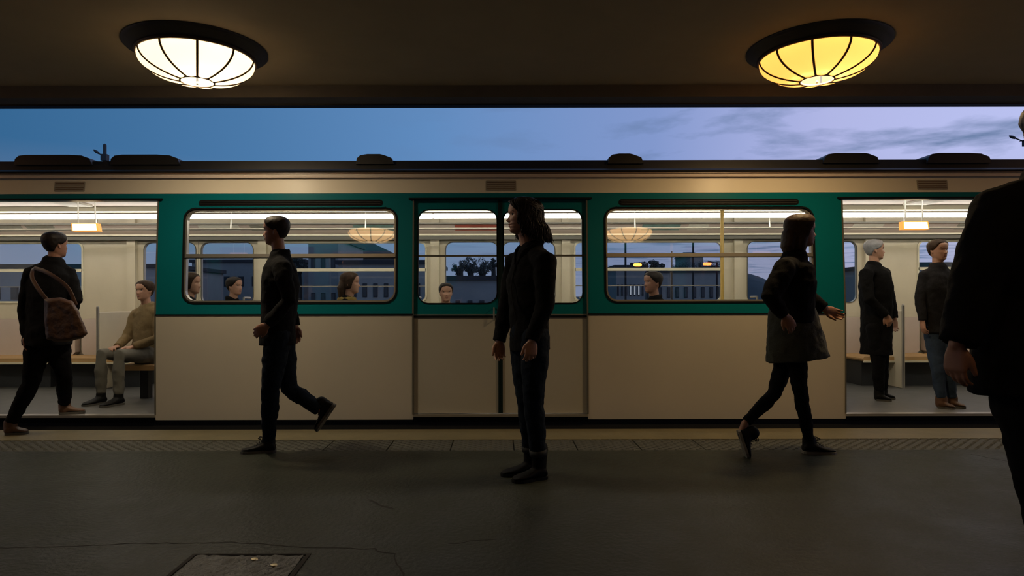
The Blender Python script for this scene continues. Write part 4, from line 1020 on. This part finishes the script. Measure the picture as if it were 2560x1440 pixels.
house('wide low building behind the left window', 846, 1085, 660, 48, rows=2, cols=9, mt='bld')
house('low building behind the far left window', 480, 760, 655, 66, rows=2, cols=8, mt='bldd')
house('gabled house on the crest behind the right window', 1725, 1758, 640, 120, roofh=1.0, rows=1, cols=2, mt='bldd', z0=4)
house('dark low building behind the left door', -120, 420, 668, 50, rows=2, cols=12, mt='bldd')
house('dark low building behind the right door', 2250, 2640, 668, 50, rows=2, cols=12, mt='bldd')
house('low grey shed behind the closed door', 1100, 1250, 700, 45, rows=1, cols=5, mt='bldd')
def tree(label, px, pytop, pyb, d, wpx, seed, lobes=16):
    q = np.random.default_rng(seed); b = P(px, pyb, d); t = P(px, pytop, d); wd = wpx*d/F/2; hgt = t.z-b.z
    E = empty('tree', (b.x, d, -6.3), label, 'tree')
    m = MB().tube([(b.x, d, -6.4), (b.x+.1, d, b.z), (b.x, d, b.z+hgt*.6)], [.35, .25, .1], 8, sub=3)
    for k in range(5): a = q.uniform(0, 6.28); m.tube([(b.x, d, b.z), (b.x+wd*.6*math.cos(a), d+wd*.6*math.sin(a), b.z+hgt*.55)], [.12, .04], 6)
    m.build('trunk', M['bark'], E)
    v = []; f = []
    cs = [(b.x+q.normal(0, wd*.45), d+q.normal(0, wd*.4), b.z+hgt*q.uniform(.30, .78), q.uniform(.35, .6)*min(wd, hgt)*.75) for _ in range(lobes)]
    for k in range(2400):
        c = cs[k % lobes]; u = q.normal(size=3); u /= np.linalg.norm(u); r_ = c[3]*q.uniform(.5, 1.05)
        p = np.array(c[:3])+u*r_*np.array((1.1, 1, .85)); sz = q.uniform(.05, .16)*max(.5, wd/3)
        a = q.normal(size=3); a /= np.linalg.norm(a); e_ = np.cross(a, u); e_ /= np.linalg.norm(e_)+1e-9; g2 = np.cross(a, e_); k0 = len(v)
        v += [tuple(p+e_*sz), tuple(p+g2*sz*.6), tuple(p-e_*sz), tuple(p-g2*sz*.6)]; f.append((k0, k0+1, k0+2, k0+3))
    tag(MB().add(v, f).build('foliage', M['leafd'], E), kind='stuff')
G_ = 'trees beyond the track'
for i, (px, a, b, d, wp, lab) in enumerate(((1176, 632, 700, 60, 40, 'taller rounded dark tree seen through the closed door'), (1206, 640, 700, 64, 60, 'broad dark tree right of the taller one in the closed door window'),
    (1150, 652, 700, 62, 34, 'small dark tree left of the taller one in the closed door window'), (1232, 634, 690, 70, 22, 'thin dark tree beside the door seam'),
    (1638, 645, 690, 50, 44, 'round-headed dark tree left of the hill in the right window'), (1585, 650, 690, 75, 30, 'faint small tree near the orange street lamp'), (745, 630, 700, 60, 50, 'dark tree left of the slab building, beside the striding man'), (1700, 655, 690, 80, 50, 'bushy tree on the slope behind the right window'), (1780, 650, 690, 85, 60, 'bushy tree at the right end of the slope'), (905, 628, 680, 80, 26, 'small dark tree before the pointed roof'))):
    tree(lab, px, a, b, d, wp, 20+i)
def post(px, pytop, d, label, arm=None, z0=-6.3, r=.06, name='utility_pole'):
    t = P(px, pytop, d); E = empty(name, (t.x, d, z0), label, 'pole')
    MB().tube([(t.x, d, z0), (t.x, d, t.z)], [r*1.3, r], 10).build('shaft', M['pole'], E)
    if arm:
        e_ = P(arm[0], arm[1], d); m0 = P(px, arm[1]+14, d)
        MB().tube([m0, e_], .022, 6).build('arm', M['pole'], E)
        u = (e_-m0).normalized()
        MB().tube([e_-u*.08, e_+u*.02, e_+u*.13], [(.05, .04), (.075, .055), (.03, .03)], 10, sub=3).build('floodlight', M['pole'], E, True)
        MB().tube([P(px, arm[1]+6, d), P((px+arm[0])/2, (arm[1]+10), d)], .015, 6).build('brace', M['pole'], E)
        MB().box(t.x-.11, t.x+.11, d-.1, d+.1, m0.z-.12, m0.z+.12).build('clamp', M['pole'], E)
    return E
post(263, 361, 25, 'lighting pole with a small floodlight arm above the train roof at the left', arm=(243, 378))
post(2568, 326, 25, 'lighting pole behind the big man, its floodlight arm beside his head', arm=(2533, 346))
post(1564, 560, 30, 'plain dark pole seen in the right window near its left end', r=.045)
post(1733, 520, 34, 'thin dark pole above the gabled house in the right window', r=.045)
post(1680, 630, 60, 'very thin distant mast left of the hill', r=.05)
def street(px, py, d, label, mt):
    t = P(px, py, d); E = empty('street_lamp', (t.x, d, -6.3), label, 'lamp')
    MB().tube([(t.x+.6, d, -6.3), (t.x+.6, d, t.z+.1), (t.x+.1, d, t.z+.12)], .06, 8).build('post', M['pole'], E)
    MB().tube([(t.x-.16, d, t.z), (t.x+.16, d, t.z)], [(.16, .09), (.16, .09)], 12, side=Vector((0, 1, 0)), sub=1).build('lantern', mt, E, True)
street(1594, 663, 40, 'orange street lamp glowing beyond the track, in the right window', M['sodium'])
street(1768, 661, 40, 'red signal-like lamp glowing in front of the hill', M['redlamp'])
